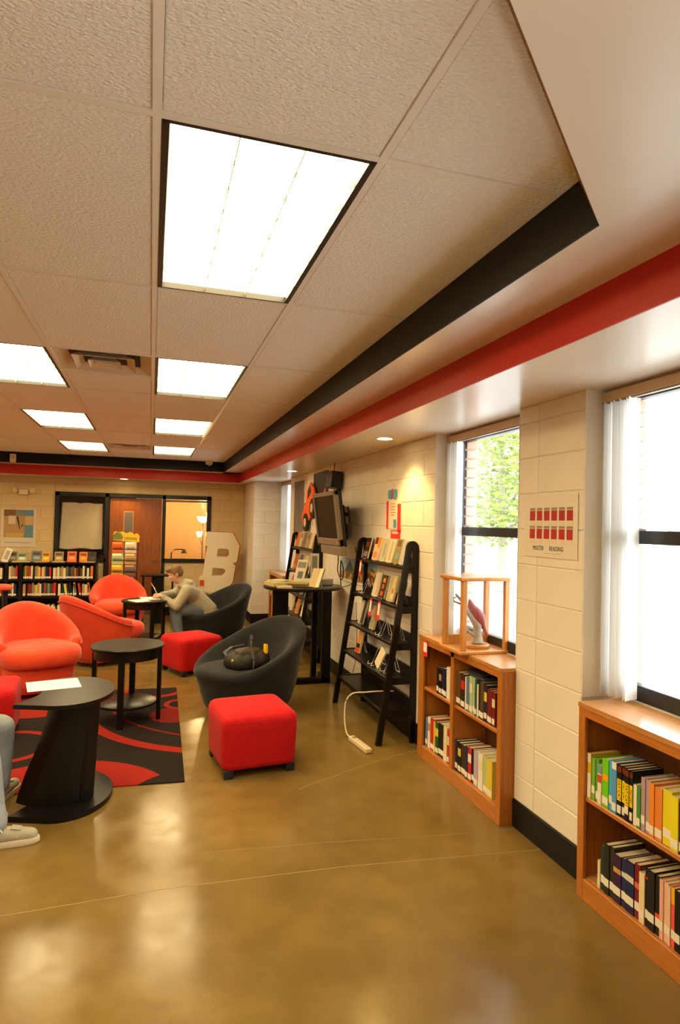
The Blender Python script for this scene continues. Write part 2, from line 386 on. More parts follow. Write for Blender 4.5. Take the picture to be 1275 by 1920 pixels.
struct('trim_20', MB().box(XB - .008, XB, c0.y, YB, ZS - .003, CEIL - .003), M_black_band)
struct('trim_21', MB().box(XL, XB, YB - .008, YB, ZS - .003, CEIL - .003), M_black_band)
struct('trim_22', MB().box(XR - .008, XR, YN, YR, ZL - .003, ZS), M_red_band)
struct('trim_23', MB().box(XL, XR, YR - .008, YR, ZL - .003, ZS), M_red_band)
ck = MB(); rows = []
for A_, B_ in ((c0 - dg * .02, u0 - dg * .02), (c1, u1)): rows.append([(A_.x, A_.y, ZS + .0005), (B_.x, B_.y, CEIL - .003), (A_.x + .01, A_.y - .01, CEIL - .003), (A_.x + .004, A_.y - .004, ZS + .0005)])
ck.rows(rows, True, False, True, True); struct('trim_24', ck, M_cork)

# ---- fluorescent troffers
M_panel = mat('fluorescent_lens', (.9, .88, .8), .6, emit=PANEL_STRENGTH, ecol=PANEL_COLOR)
M_louver = mat('louver_aluminium', (.50, .42, .28), .35, .4)
M_lframe = mat('dark_light_frame', (.012, .011, .010), .4)
lf = MB(); a = .011; bw = .020
for x0, x1, y0, y1 in ((a, a + bw, a, RY - a), (CX - a - bw, CX - a, a, RY - a), (a, CX - a, a, a + .012), (a, CX - a, RY - a - .012, RY - a)): lf.box(x0, x1, y0, y1, -.004, .075)
lf.box(a, CX - a, a, RY - a, .075, .08)
frame_me = lf.mesh('light_frame', M_lframe)
panel_me = MB().box(.034, CX - .034, .026, RY - .026, .020, .026).mesh('lens', M_panel)
lb_me = MB().box(-.0015, .0015, .026, RY - .026, .002, .018).mesh('louver_blade', M_louver)
cb_me = MB().box(.034, CX - .034, -.001, .001, .004, .018).mesh('louver_blade', M_louver)
def light_label(gx, gy):
    base = {0: 'column over the black chairs', -2: 'column left of the air vents'}.get(gx)
    if base is None: return 'unseen ceiling light left of the view, %s row, %s column' % (ordn((gy + 2) // 2), ordn((-gx - 6) // 2)), 'ceiling lights left of the view'
    if gx == 0: return {0: 'largest glowing ceiling light panel, nearest the camera', 2: 'second nearest ceiling light panel right of the air vent', 4: 'third ceiling light panel in the right column', 6: 'smallest, farthest ceiling light panel in the right column'}[gy], 'fluorescent ceiling lights'
    return {-2: 'ceiling light panel overhead behind the camera', 0: 'ceiling light panel just left of the photo view', 2: 'ceiling light panel cut off by the left photo edge', 4: 'middle ceiling light panel in the left column', 6: 'farthest ceiling light panel in the left column by the black band'}[gy], 'fluorescent ceiling lights'
for gx, gy in LIGHTS:
    lab, grp = light_label(gx, gy)
    t = thing('ceiling_light', lab, 'light', (GX0 + gx * CX, GY0 + gy * RY, CEIL), 0, grp)
    obj('light_frame', frame_me, t); obj('lens', panel_me, t)
    for k in (1, 2): obj('louver_blade', lb_me, t, (.034 + (CX - .068) * k / 3, 0, 0))
    for k in range(1, 8): obj('louver_blade', cb_me, t, (0, .026 + (RY - .052) * k / 8, 0))
# ---- square air diffusers
M_vent = mat('vent_enamel', (.66, .54, .38), .5, .4); M_vdark = mat('vent_throat', (.03, .025, .02), .7)
for gx, gy in VENTS:
    lab = 'square stepped air vent beside the second ceiling light' if gy == 2 else 'square stepped air vent near the far black band'
    t = thing('air_vent', lab, 'vent', (GX0 + gx * CX, GY0 + gy * RY, CEIL), 0, 'ceiling air vents')
    MB().box(.012, CX - .012, .012, CX - .012, .05, .056).build('throat', M_vdark, t)
    for k, (s0, s1, zt) in enumerate(((.012, .085, .012), (.115, .17, -.004), (.205, .25, -.008))):
        mb = MB(); o0 = [(s0, s0), (CX - s0, s0), (CX - s0, CX - s0), (s0, CX - s0)]; i0 = [(s1, s1), (CX - s1, s1), (CX - s1, CX - s1), (s1, CX - s1)]
        mb.rows([[(x, y, zt) for x, y in o0], [(x, y, zt - .004) for x, y in o0], [(x, y, zt + .032) for x, y in i0], [(x, y, zt + .036) for x, y in i0]], True, True)
        mb.build('cone_ring', M_vent, t)
    MB().box(.27, CX - .27, .27, CX - .27, -.010, -.006).build('center_plate', M_vent, t)
# ---- recessed downlights
M_can = mat('downlight_lens', (1, .9, .6), .5, emit=9, ecol=(1, .80, .42))
def downlight(x, y, lab, en=55, tilt=(0, 0)):
    t = thing('downlight', lab, 'light', (x, y, ZL), 0, 'recessed downlights')
    MB().lathe([(.062, -.001), (.085, -.004), (.085, .002), (.062, .004)], 28, cap0=False, cap1=False).build('trim_ring', mat('downlight_ring', (.75, .62, .42), .3), t, smooth=True)
    MB().lathe([(.061, -.001), (.061, .003)], 24).build('lens', M_can, t)
    ld = bpy.data.lights.new('downlight_lamp', 'SPOT'); ld.energy = en; ld.color = (1, .66, .22); ld.spot_size = math.radians(115); ld.spot_blend = .6; ld.shadow_soft_size = .05
    lo_ = obj('lamp', ld, t, (0, 0, -.03), (tilt[0], tilt[1], 0))
downlight(1.80, 4.72, 'round yellow downlight in soffit above the tall ladder shelf', 26)
downlight(1.80, 8.2, 'round downlight in soffit above the far ladder shelf', 3)
downlight(-.47, 11.44, 'round yellow downlight above the wooden door', 20)

# ------------------------------------------------------------------ windows in the right wall
M_wframe = mat('black_window_frame', (.012, .012, .013), .35)
brick_me = MB().box(-.047, .047, 0, .09, 0, .060).mesh('brick', M_brick, bev=.004)
for i, (y0, y1) in enumerate(BAYS):
    zt, zb = 2.405, .915
    wdw = obj('window_%d' % (i + 1), None, None, (XG, (y0 + y1) / 2, zb)); wdw['kind'] = 'structure'; wdw.empty_display_size = .05
    h = (y1 - y0) / 2
    fr = MB(); fwid = .028
    fr.box(0, .05, -h, h, zt - zb - .03, zt - zb); fr.box(0, .05, -h, h, 0, .075); fr.box(0, .05, -h, -h + fwid, 0, zt - zb); fr.box(0, .05, h - fwid, h, 0, zt - zb)
    fr.build('window_frame', M_wframe, wdw, bev=.003)
    MB().box(-.012, .045, -h + fwid, h - fwid, 1.668 - zb, 1.732 - zb).build('meeting_rail', M_wframe, wdw, bev=.003)
    MB().box(-.02, -.012, h - .22, h - .16, 1.732 - zb, 1.742 - zb).box(-.02, -.012, -h + .16, -h + .22, 1.732 - zb, 1.742 - zb).build('sash_lock', mat('sash_lock', (.35, .33, .3), .4), wdw)
    MB().box(.02, .024, -h + .03, h - .03, .076, 1.668 - zb).build('pane', M_glass, wdw)
    MB().box(.032, .036, -h + .03, h - .03, 1.732 - zb, zt - zb - .031).build('pane', M_glass, wdw)
    # brick jamb outside, brick by brick on the side that shows
    if i in (0, 1, 4):
        MB().box(.055, .155, h - .012, h + .012, -.2, 1.7).build('mortar', M_mortar, wdw)
        for k in range(21): obj('brick', brick_me, wdw, (.105, h - .035, -.05 + k * .0735))
# sills of the window bays behind the camera
for k, (y0, y1) in enumerate(BAYS[2:4]):
    struct('trim_%d' % (30 + k), MB().box(XW, XG, y0, y1, 0, .9), M_white_reveal)

# ---- vertical blinds
def vertical_blind(y0, y1, lab, n=5, full=False):
    t = thing('vertical_blind', lab, 'blind', (XG - .07, y1, .915), 0, 'vertical blinds drawn aside')
    MB().box(-.028, .028, y0 - y1 + .015, -.006, 1.455, 1.505).build('head_rail', M_headrail, t, bev=.003)
    MB().box(-.022, -.004, y0 - y1 + .015, -.006, 1.448, 1.456).build('rail_track', mat('rail_track', (.3, .27, .22), .4), t)
    for k in range(n):
        a = math.radians([14, 26, 8, 20, 30, 12][k % 6]); w2 = .044; yy = -.030 - k * .034
        dx, dy = math.cos(a) * w2, math.sin(a) * w2
        mb = MB()
        pts = [(-dx, yy - dy), (-dx * .4, yy - dy * .4 + .004), (dx * .4, yy + dy * .4 + .004), (dx, yy + dy)]
        rows = [[(x, y, z) for x, y in pts] + [(x - .0003, y + .0012, z) for x, y in pts[::-1]] for z in (.012 + .004 * (k % 2), 1.452)]
        mb.rows(rows, True, False, True, True); mb.build('slat', M_slat, t)
vertical_blind(3.19, 4.32, 'white vertical blind drawn aside behind the glass display case')
vertical_blind(1.48, 2.61, 'white vertical blind drawn aside above the nearest bookcase', 6)
vertical_blind(9.45, JY, 'white vertical blind in the far window past the television', 17)

# ------------------------------------------------------------------ outdoors
struct('ground', MB().box(XO, 60, -40, 60, -.35, -.05), M_concrete_out)
struct('ground_lawn', MB().box(14, 60, -40, 60, -.05, .02), mat('spring_lawn', (.56, .56, .46), .9, .1, var=.1, vscale=.6))
tag(MB().box(4.6, 4.75, -6, 22, -.05, .06).build('kerb', mat('kerb_concrete', (.42, .41, .39), .9), bev=.01), 'concrete kerb along the walk outside the windows', 'kerb')
def tree(x, y, h, r, lab, leafcol, seed, n=2600):
    rr = random.Random(seed); t = thing('tree', lab, 'tree', (x, y, -.05), 0, 'trees outside the windows')
    M_bark = mat('grey_bark', (.36, .32, .27), .9)
    mb = MB(); mb.tube([(0, 0, 0), (.05, .03, h * .3), (-.03, .06, h * .6), (.02, 0, h * .92)], [.16, .13, .09, .03], 10)
    for k in range(9):
        a = rr.uniform(0, 6.28); z = h * rr.uniform(.3, .7); l = r * rr.uniform(.6, .95)
        mb.tube([(0, 0, z), (l * .5 * math.cos(a), l * .5 * math.sin(a), z + l * .3), (l * math.cos(a), l * math.sin(a), z + l * .5)], [.05, .03, .01], 6)
    mb.build('trunk', M_bark, t, smooth=True)
    lv = MB()
    for k in range(n):
        a = rr.uniform(0, 6.28); u = rr.uniform(-1, 1); q = rr.uniform(.35, 1) ** .6; s_ = math.sqrt(1 - u * u)
        c = Vector((r * q * s_ * math.cos(a), r * q * s_ * math.sin(a), h * .62 + r * .85 * q * u))
        m3 = Matrix.Translation(c) @ Matrix.Rotation(rr.uniform(0, 6.28), 4, 'Z') @ Matrix.Rotation(rr.uniform(0, 3.1), 4, 'X')
        s1 = rr.uniform(.06, .13)
        lv.add([m3 @ Vector(p) for p in ((-s1, 0, 0), (0, -s1 * .45, .01), (s1, 0, 0), (0, s1 * .45, .01))], [(0, 1, 2, 3)])
    f = lv.build('foliage', mat('leaf_' + leafcol[0], leafcol[1], .6, .2, var=.25, vscale=.8), t); f['kind'] = 'stuff'
tree(9.4, 15.3, 5.4, 2.5, 'leafy green tree outside the window behind the display case', ('green', (.30, .38, .10)), 1, 7000)
tree(13.6, 24.5, 7.0, 3.2, 'far pale green tree outside the middle window', ('pale', (.36, .40, .16)), 2, 5000)
tree(19.0, 19.0, 8.0, 2.8, 'thin bare branched tree outside the nearest window', ('bare', (.40, .36, .28)), 3, 500)
tree(27.0, 33.0, 9.0, 4.0, 'large distant tree beyond the lawn', ('far', (.36, .38, .2)), 4, 2400)


# ------------------------------------------------------------------ far wall: door frame, door, office windows
M_dframe = mat('black_steel_frame', (.012, .012, .013), .25, .5)
dfm = MB(); t_ = .055
for x0, x1, z0, z1 in ((fx0, fx0 + .07, .965, fz), (fx1 - .07, fx1, .965, fz), (-.787, -.712, 0, fz), (.193, .255, 0, fz), (fx0, fx1, fz - .07, fz), (fx0, -.75, .965, 1.035), (.22, fx1, .965, 1.035)):
    dfm.box(x0, x1, YF - .03, YF + .13, z0, z1)
dframe = struct('door_1', dfm, M_dframe, bev=.004)
dl = MB().box(-.705, .187, YF + .03, YF + .075, .01, fz - .075).build('door_leaf', M_door, dframe, bev=.002)
MB().box(-.475, -.295, YF + .022, YF + .083, 1.02, 1.88).build('lite_frame', mat('lite_frame_oak', (.45, .20, .05), .4), dl, bev=.003)
MB().box(-.455, -.315, YF + .018, YF + .087, 1.04, 1.86).build('lite_pane', mat('grey_lite_glass', (.16, .14, .14), .15), dl)
hd = MB(); hd.tube([(.12, YF + .03, 1.0), (.12, YF - .03, 1.0), (.02, YF - .035, 1.0)], .011, 8); hd.build('door_handle', mat('dark_bronze', (.05, .035, .02), .4), dl, smooth=True)
MB().box(-.70, .18, YF + .028, YF + .034, .02, .24).build('kick_plate', mat('kick_plate', (.35, .32, .28), .35, metal=1), dl)
for nm, x0, x1 in (('window_6', fx0 + .07, -.787), ('window_7', .255, fx1 - .07)):
    g = MB().box(x0, x1, YF + .05, YF + .056, 1.035, fz - .07).build(nm, M_glass); g['kind'] = 'structure'
# paper taped inside the left office window
pp = MB(); rr = random.Random(5)
top = [(-1.49 + .66 * k / 14, 2.0 + rr.uniform(-.012, .012)) for k in range(15)]
bot = [(-.82 - .70 * k / 10, 1.20 - .012 * math.sin(k)) for k in range(11)]
pp.prism(top + bot, YF + .060, YF + .063, 'y')
tag(pp.build('window_paper', mat('tan_craft_paper', (.60, .49, .33), .8, .1, var=.06, vscale=5)), 'large sheet of tan paper covering the left office window', 'paper')
# office behind
of = MB(); of.box(-2.4, 2.4, YF + 3.0, YF + 3.1, 0, 2.7); of.box(-2.5, -2.4, YF + .15, YF + 3.1, 0, 2.7); of.box(2.4, 2.5, YF + .15, YF + 3.1, 0, 2.7); of.box(-2.4, 2.4, YF + .15, YF + 3.1, 2.6, 2.7)
of.box(-.35, -.27, YF + .15, YF + 3.0, 0, 2.6)
struct('wall_office', of, mat('office_wall', (.62, .44, .24), .7, .2))
bl = thing('window_blind', 'brown horizontal slat blind hanging in the right office window', 'blind', (.26, YF + .12, 2.10))
MB().box(0, .73, -.02, .02, -.03, .01).build('head_rail', M_headrail, bl)
sm = MB()
for k in range(46): sm.box(.004, .726, -.010, .010, -.05 - k * .0215, -.0485 - k * .0215)
so_ = sm.build('slats', mat('tan_slats', (.52, .38, .22), .5), bl); so_['kind'] = 'stuff'
for xx in (.09, .36, .63): MB().tube([(xx, -.012, -.02), (xx, -.012, -1.05)], .0012, 5).build('blind_cord', M_headrail, bl)
# floor lamp in the office
lp = thing('floor_lamp', 'lit two-shade floor lamp glowing behind the right office window', 'lamp', (1.02, YF + 1.25, 0))
MB().lathe([(.13, 0), (.13, .015), (.03, .03), (.012, .05), (.012, 1.70), (.02, 1.72)], 20).build('pole', mat('bronze_pole', (.10, .07, .04), .4), lp, smooth=True)
M_shade = mat('glowing_shade', (1, .9, .7), .5, emit=14, ecol=(1, .74, .36))
MB().lathe([(.03, 1.70), (.09, 1.74), (.125, 1.82), (.12, 1.825), (.085, 1.75), (.02, 1.715)], 24, cap0=False).build('shade', M_shade, lp, smooth=True)
arm = MB(); arm.tube([(0, 0, 1.22), (-.03, -.01, 1.30), (-.055, -.015, 1.38), (-.065, -.02, 1.44)], .007, 8); arm.build('reading_arm', MATS['bronze_pole'], lp, smooth=True)
MB().lathe([(.015, 1.41), (.045, 1.44), (.062, 1.51), (.058, 1.512), (.04, 1.445)], 20, c=(-.068, -.02), cap0=False).build('reading_shade', M_shade, lp, smooth=True)
pl = bpy.data.lights.new('floor_lamp_bulb', 'POINT'); pl.energy = 70; pl.color = (1, .68, .30); pl.shadow_soft_size = .06; obj('bulb', pl, lp, (0, 0, 1.88))
# desk phone shape inside the office
ph = thing('desk_lamp', 'small black desk lamp seen through the right office window', 'lamp', (.52, YF + .9, .0))
MB().box(-.35, .45, -.25, .35, .70, .74).box(-.33, -.29, -.2, .3, 0, .7).box(.39, .43, -.2, .3, 0, .7).build('desk_top', mat('office_desk', (.20, .13, .07), .4), ph)
MB().tube([(-.12, 0, .74), (-.12, 0, 1.10), (-.06, 0, 1.16), (.10, 0, 1.17)], .012, 8).build('lamp_arm', M_blackmetal, ph, smooth=True)
MB().lathe([(.025, 1.17), (.06, 1.09), (.055, 1.09), (.02, 1.16)], 16, c=(.12, 0)).build('lamp_head', M_blackmetal, ph, smooth=True)

# small wall fixtures at the far end
t = thing('emergency_light', 'cream twin-head emergency light high on the far wall', 'light', (-2.09, YF, 2.16))
MB().box(-.075, .075, -.07, 0, -.045, .045).build('body', M_ivory, t, bev=.01)
for s_ in (-1, 1):
    MB().tube([(s_ * .07, -.04, .02), (s_ * .11, -.05, .035)], .012, 8).build('bracket', M_ivory, t)
    MB().tube([(s_ * .10, -.02, .035), (s_ * .135, -.09, .025)], [.03, .045], 14).build('lamp_head', M_ivory, t, smooth=True)
t = thing('sign_box', 'small cream box mounted on the far black band', 'sensor', (-2.10, YB - .008, 2.61))
MB().box(-.04, .04, -.06, 0, -.02, .11).build('case', M_ivory, t, bev=.008); MB().box(-.03, .03, -.064, -.058, .03, .09).build('cover', mat('ivory_cover', (.62, .50, .32), .5), t)
t = thing('motion_sensor', 'small ivory motion sensor below ceiling in the far corner', 'sensor', (.92, YB - .09, 2.70))
MB().box(-.055, .055, -.06, .08, 0, .055).build('case', M_ivory, t, bev=.01); MB().ball((0, -.05, .0), .028).build('lens', mat('sensor_lens', (.5, .46, .38), .3), t, smooth=True)
# abstract print
t = thing('poster', 'abstract poster of pens and paper over the black bookcase', 'poster', (-2.16, YF - .002, 1.56))
MB().box(-.27, .27, -.004, 0, -.34, .31).build('sheet', mat('poster_stock', (.66, .56, .42), .6), t)
for x0, x1, z0, z1, c in ((-.23, .23, -.18, .295, (176, 140, 92)), (-.23, -.05, .18, .295, (120, 84, 40)), (-.05, .09, .19, .295, (120, 124, 108)), (.09, .23, .19, .295, (92, 132, 146)), (.09, .23, -.18, .03, (98, 136, 144)), (-.16, -.05, .05, .19, (206, 190, 160)), (.10, .22, .04, .19, (200, 166, 112)), (-.19, .08, -.18, -.10, (196, 158, 84))):
    npp = len([o for o in t.children]); MB().box(x0, x1, -.0045 - .0003 * npp, -.0041, z0, z1).build('print_patch', flat(c), t)
for p in ([(-.035, .17), (-.01, .18), (.022, -.02), (.018, -.045)], [(.018, -.045), (.03, -.02), (.075, .04), (.06, .05)]):
    MB().prism(p, -.0085, -.0045, 'y').build('print_pen', flat((24, 22, 26)), t)
MB().box(-.22, .20, -.005, -.004, -.27, -.262).build('caption_line', flat((120, 108, 86)), t)

# ------------------------------------------------------------------ oak bookcases in the window bays
def bookcase(y0, y1, lab, div=None, ext=0.0, zsh=.51, base=.10, xf=1.978, xb=XG - .012, top=.911):
    t = thing('bookcase', lab, 'bookcase', (xf, y1, 0), 0, 'low oak bookcases under the windows')
    d = xb - xf; L_ = y1 - y0; B = lambda *a: MB().box(*a)
    MB().prism([(-.004, -L_ - .003), (d, -L_ - .003), (d, -.001), (.08, -.001), (.08, ext), (-.004, ext)], top - .022, top, 'z').build('top_board', M_oak_top, t)
    B(0, .02, -L_, ext, top - .062, top - .022).build('apron', M_oak, t, bev=.002)
    for yy, nm in ((-.022, 0), (-L_, 1)): B(.018, d, yy, yy + .022, .0, top - .022).build('side_panel', M_oak_v, t, bev=.002)
    for a_, b_ in ((-.045, ext), (-L_, -L_ + .045)): B(0, .018, a_, b_, .0, top - .062).build('face_stile', M_oak_v, t, bev=.002)
    B(0, .02, -L_ + .045, -.045, 0, base).build('kick_board', M_oak, t, bev=.002)
    B(.02, d, -L_ + .022, -.022, base - .02, base - .0005).build('bottom_board', M_oak_top, t)
    B(.012, d, -L_ + .022, -.022, zsh - .024, zsh).build('shelf', M_oak, t, bev=.004)
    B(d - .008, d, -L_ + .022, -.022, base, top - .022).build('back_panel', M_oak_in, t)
    if div: B(0, d - .01, div - y1 - .022, div - y1 + .022, base, top - .022).build('divider', M_oak_v, t, bev=.002)
    return t
bookcase(1.485, 2.515, 'oak bookcase nearest the camera under the big right window', None, zsh=.478)
bookcase(3.195, 4.317, 'oak bookcase carrying the glass display case', 3.815, zsh=.535, ext=.04)
bookcase(9.46, 10.62, 'oak bookcase in the far corner behind the bar table', 10.0, zsh=.51)

def book(name, y0, y1, z0, h, d, cov, lab, cat='book', group=None, xs=2.0, sticker=True, band=None, page=True, band2=None, lean=0.0, title=None, tcol=None):
    """spine looks to -x; occupies y0..y1"""
    th = y1 - y0 - .0012
    t = MB(); c = .0022
    t.box(0, c, -th / 2, th / 2, 0, h); t.box(c, d, -th / 2, -th / 2 + c, 0, h); t.box(c, d, th / 2 - c, th / 2, 0, h)
    m = cov if not isinstance(cov, tuple) else flat(cov, .4)
    o = obj(name, t.mesh(name, m), None, (xs, (y0 + y1) / 2, z0), (lean, 0, 0)); tag(o, lab, cat, group)
    if page: obj('pages', MB().box(c, d - .004, -th / 2 + c, th / 2 - c, .003, h - .004).mesh('pages', M_page), o)
    if band:
        b0, b1, bc = band; obj('spine_band', MB().box(-.0006, .0005, -th / 2, th / 2, b0 * h, b1 * h).mesh('spine_band', flat(bc)), o)
    if band2:
        b0, b1, bc = band2; obj('spine_band', MB().box(-.0006, .0005, -th / 2, th / 2, b0 * h, b1 * h).mesh('spine_band', flat(bc)), o)
    if sticker:
        z = .012 if sticker is True else sticker
        obj('spine_label', MB().box(-.0011, .0005, -th / 2 + .001, th / 2 - .001, z, z + min(.034, .18 * h)).mesh('spine_label', M_sticker), o)
    if title: text('spine_title', title, th * .86 if th < .03 else .024, flat(tcol or (20, 18, 16)), o, (-.0012, 0, h * (.52 if not band else (band[0] + band[1]) / 2)), (0, PI / 2, PI), ext=.0002).rotation_euler = Matrix(((0, 0, -1), (0, -1, 0), (-1, 0, 0))).transposed().to_euler()
    return o

# nearest bookcase, upper shelf
E1 = [2.469, 2.445, 2.422, 2.401, 2.375, 2.335, 2.308, 2.28, 2.254, 2.231, 2.206, 2.188, 2.161, 2.14, 2.118, 2.091, 2.066, 2.028, 1.982, 1.944, 1.905, 1.87, 1.835, 1.80]
N1 = [((214, 170, 40), .205, 'yellow and white spine at the left end of the nearest upper shelf', ((.0, .55, (226, 222, 206)), (.8, 1, (222, 214, 196)))),
      ((118, 176, 56), .190, 'pale green book second from left on the nearest upper shelf', None),
      ((86, 160, 40), .196, 'mid green book third from left on the nearest upper shelf', None),
      ((226, 214, 196), .176, 'short white book with red and blue patches on nearest upper shelf', ((.78, 1, (116, 150, 176)), (.55, .75, (206, 70, 50)))),
      ((110, 200, 20), .215, 'bright green book with orange edge on the nearest upper shelf', ((.55, .68, (236, 160, 20)), None)),
      ((70, 170, 216), .219, 'light blue book beside the bright green one, nearest upper shelf', None),
      ((90, 150, 206), .224, 'blue and white book left of the yellow FAT CAT spines', ((.0, .08, (60, 150, 210)), (.86, 1, (222, 220, 214)))),
      ] + [((22, 18, 18), .222, '%s yellow and black FAT CAT spine from the left' % ORD[k], ((.30, .72, (240, 206, 16)), (.86, .97, (110, 44, 24)))) for k in range(4)] + [
      ((232, 224, 200), .170, 'short cream spine right of the FAT CAT books', None),
      ((70, 140, 60), .174, 'short dark green book right of the FAT CAT books', None),
      ((170, 148, 158), .220, 'first mauve book on the nearest upper shelf', None),
      ((176, 152, 160), .219, 'second mauve book beside the orange ones', None),
      ((232, 136, 46), .217, 'narrower orange book beside the mauve ones', None),
      ((222, 132, 56), .212, 'wider orange book beside the yellow ones', None),
      ((222, 208, 40), .218, 'wide yellow book right of the orange ones', None),
      ((226, 210, 36), .212, 'yellow book at the right photo edge, upper shelf', None),
      ((60, 40, 30), .20, 'brown book just past the right photo edge, upper shelf', None),
      ((40, 60, 110), .21, 'navy book just past the right photo edge, upper shelf', None),
      ((150, 30, 30), .20, 'dark red book past the right photo edge, upper shelf', None)]
for k, (c, h, lab, bands) in enumerate(N1):
    y1, y0 = E1[k], E1[k + 1]
    b1, b2 = (bands if bands else (None, None))
    fat = 'FAT CAT' in lab and 'spine from' in lab
    book('book', y0, y1, .479, h, .165, c, lab, 'book', 'books on the nearest upper shelf', xs=1.995 + .004 * (k % 3), band=b1, band2=b2, title='FAT CAT' if fat else None, sticker=.03 if k % 4 == 1 else True)
# nearest bookcase, lower shelf
E2 = [2.393, 2.376, 2.352, 2.319, 2.292, 2.247, 2.221, 2.171, 2.142, 2.112, 2.094, 2.059, 2.033, 2.014, 1.992, 1.978, 1.958, 1.93, 1.90, 1.87, 1.84]
N2 = [((220, 206, 168), .125, 'short cream book at the left end of the nearest lower shelf'), ((34, 60, 50), .20, 'dark teal book leaning at the left, nearest lower shelf'),
      ((38, 34, 28), .222, 'thick dark brown book third from left, nearest lower shelf'), ((44, 42, 34), .224, 'thick dark olive book fourth from left, nearest lower shelf'),
      ((58, 30, 66), .207, 'purple star-topped book on the nearest lower shelf'), ((40, 46, 84), .209, 'first navy star-topped book on the nearest lower shelf'),
      ((26, 36, 78), .218, 'wider navy star-topped book on the nearest lower shelf'), ((120, 30, 30), .226, 'dark red star-topped book on the nearest lower shelf'),
      ((226, 206, 160), .205, 'cream book between red and black ones, lower shelf'), ((24, 22, 20), .240, 'first black book with red dots, nearest lower shelf'),
      ((28, 26, 24), .241, 'wide black book right of the cream one, lower shelf'), ((26, 26, 24), .238, 'third black book with an orange mark, lower shelf'),
      ((222, 170, 150), .234, 'first pink book on the nearest lower shelf'), ((226, 180, 150), .234, 'second pink book on the nearest lower shelf'),
      ((222, 184, 160), .230, 'third pale pink book on the nearest lower shelf'), ((232, 90, 76), .233, 'coral book with yellow top on the nearest lower shelf'),
      ((24, 18, 16), .234, 'black book at the right photo edge, lower shelf'), ((60, 60, 90), .22, 'slate book just past the photo edge, lower shelf'),
      ((200, 190, 150), .21, 'beige book just past the photo edge, lower shelf'), ((90, 40, 30), .22, 'rust book past the photo edge, lower shelf')]
for k, (c, h, lab) in enumerate(N2):
    y1, y0 = E2[k], E2[k + 1]
    bands = {4: (.62, .72, (200, 150, 80)), 5: (.62, .72, (206, 200, 190)), 6: (.60, .72, (206, 200, 180)), 7: (.55, .66, (206, 110, 90)), 15: (.72, 1, (232, 176, 30)), 9: (.8, .84, (190, 30, 20)), 11: (.28, .36, (226, 90, 20))}
    book('book', y0, y1, .101, h, .17, c, lab, 'book', 'books on the nearest lower shelf', xs=1.996 + .004 * (k % 2), band=bands.get(k), sticker=.035 if k not in (0, 8) else .02)

# bookcase under the display case
PAL = {'black': (26, 24, 24), 'white': (226, 218, 200), 'brown': (92, 66, 36), 'dark brown': (58, 38, 24), 'blue': (86, 120, 160), 'pale green': (170, 190, 140), 'teal': (44, 84, 84), 'maroon': (118, 34, 30),
       'red': (190, 40, 36), 'green': (40, 90, 46), 'yellow': (214, 190, 70), 'navy': (34, 40, 70), 'cream': (222, 206, 166), 'lavender': (178, 164, 190), 'orange': (214, 110, 40), 'grey': (130, 124, 114), 'olive': (100, 96, 50), 'tan': (176, 138, 86)}
def row(edges, cols, tops, z0, place, group, xs=1.998, d=.16):
    for k, c in enumerate(cols):
        y1, y0 = edges[k], edges[k + 1]; h = tops[k % len(tops)] - z0
        book('book', y0, y1, z0, h, d, PAL[c], '%s book, %s from the left, %s' % (c, ordn(k), place), 'book', group, xs=xs + .003 * (k % 3), sticker=True if k % 5 else .02,
             band=(.55, .8, PAL[random.choice(['cream', 'white', 'tan', 'red', 'yellow'])]) if k % 3 == 1 else None)
row([4.087, 4.056, 4.019, 3.974, 3.938, 3.888, 3.84], ['black', 'black', 'navy', 'black', 'white', 'cream'], [.72, .715, .73, .72, .755, .74], .536, 'upper-left compartment below the display case', 'books below the display case')
row([3.787, 3.73, 3.678, 3.652, 3.615, 3.575, 3.541, 3.517, 3.5, 3.47, 3.43, 3.396, 3.368, 3.336, 3.303], ['brown', 'dark brown', 'white', 'blue', 'pale green', 'pale green', 'teal', 'white', 'black', 'brown', 'navy', 'maroon', 'maroon', 'maroon'],
    [.76, .76, .75, .75, .77, .77, .765, .74, .766, .77, .76, .745, .742, .74], .536, 'upper-right compartment below the display case', 'books below the display case')
row([4.258, 4.225, 4.184, 4.121, 4.097, 4.051, 3.962, 3.911, 3.883, 3.85], ['blue', 'white', 'red', 'yellow', 'green', 'black', 'cream', 'red', 'black'], [.31, .326, .33, .32, .33, .335, .337, .33, .33], .101, 'lower-left compartment below the display case', 'books below the display case')
row([3.787, 3.753, 3.713, 3.649, 3.617, 3.574, 3.537, 3.489, 3.431, 3.386, 3.315], ['navy', 'black', 'dark brown', 'navy', 'red', 'black', 'lavender', 'white', 'pale green', 'yellow'],
    [.302, .30, .299, .31, .315, .315, .32, .325, .325, .325], .101, 'lower-right compartment below the display case', 'books below the display case')
for k in range(2):
    o = MB().box(0, .17, -.1, .1, 0, .014).build('book', flat([(60, 66, 74), (40, 40, 46)][k])); o.location = (2.01, 3.55 + .02 * k, .772 + k * .015); o.rotation_euler = (0, 0, .06 * k)
    tag(o, ['grey book lying flat atop the upper-right compartment books', 'black book lying topmost on the upper-right compartment books'][k], 'book', 'books below the display case')
for y0, y1 in ((10.03, 10.57), (9.51, 9.97)):
    rr = random.Random(int(y0 * 10)); y = y1; e = [y]
    while y > y0 + .055: y -= rr.uniform(.03, .05); e.append(y)
    row(e, [rr.choice(list(PAL)) for _ in range(len(e) - 1)], [.74, .72, .75], .512, 'shelf of the far corner bookcase, bay at %s' % ('right' if y0 < 10 else 'left'), 'books in the far corner bookcase')

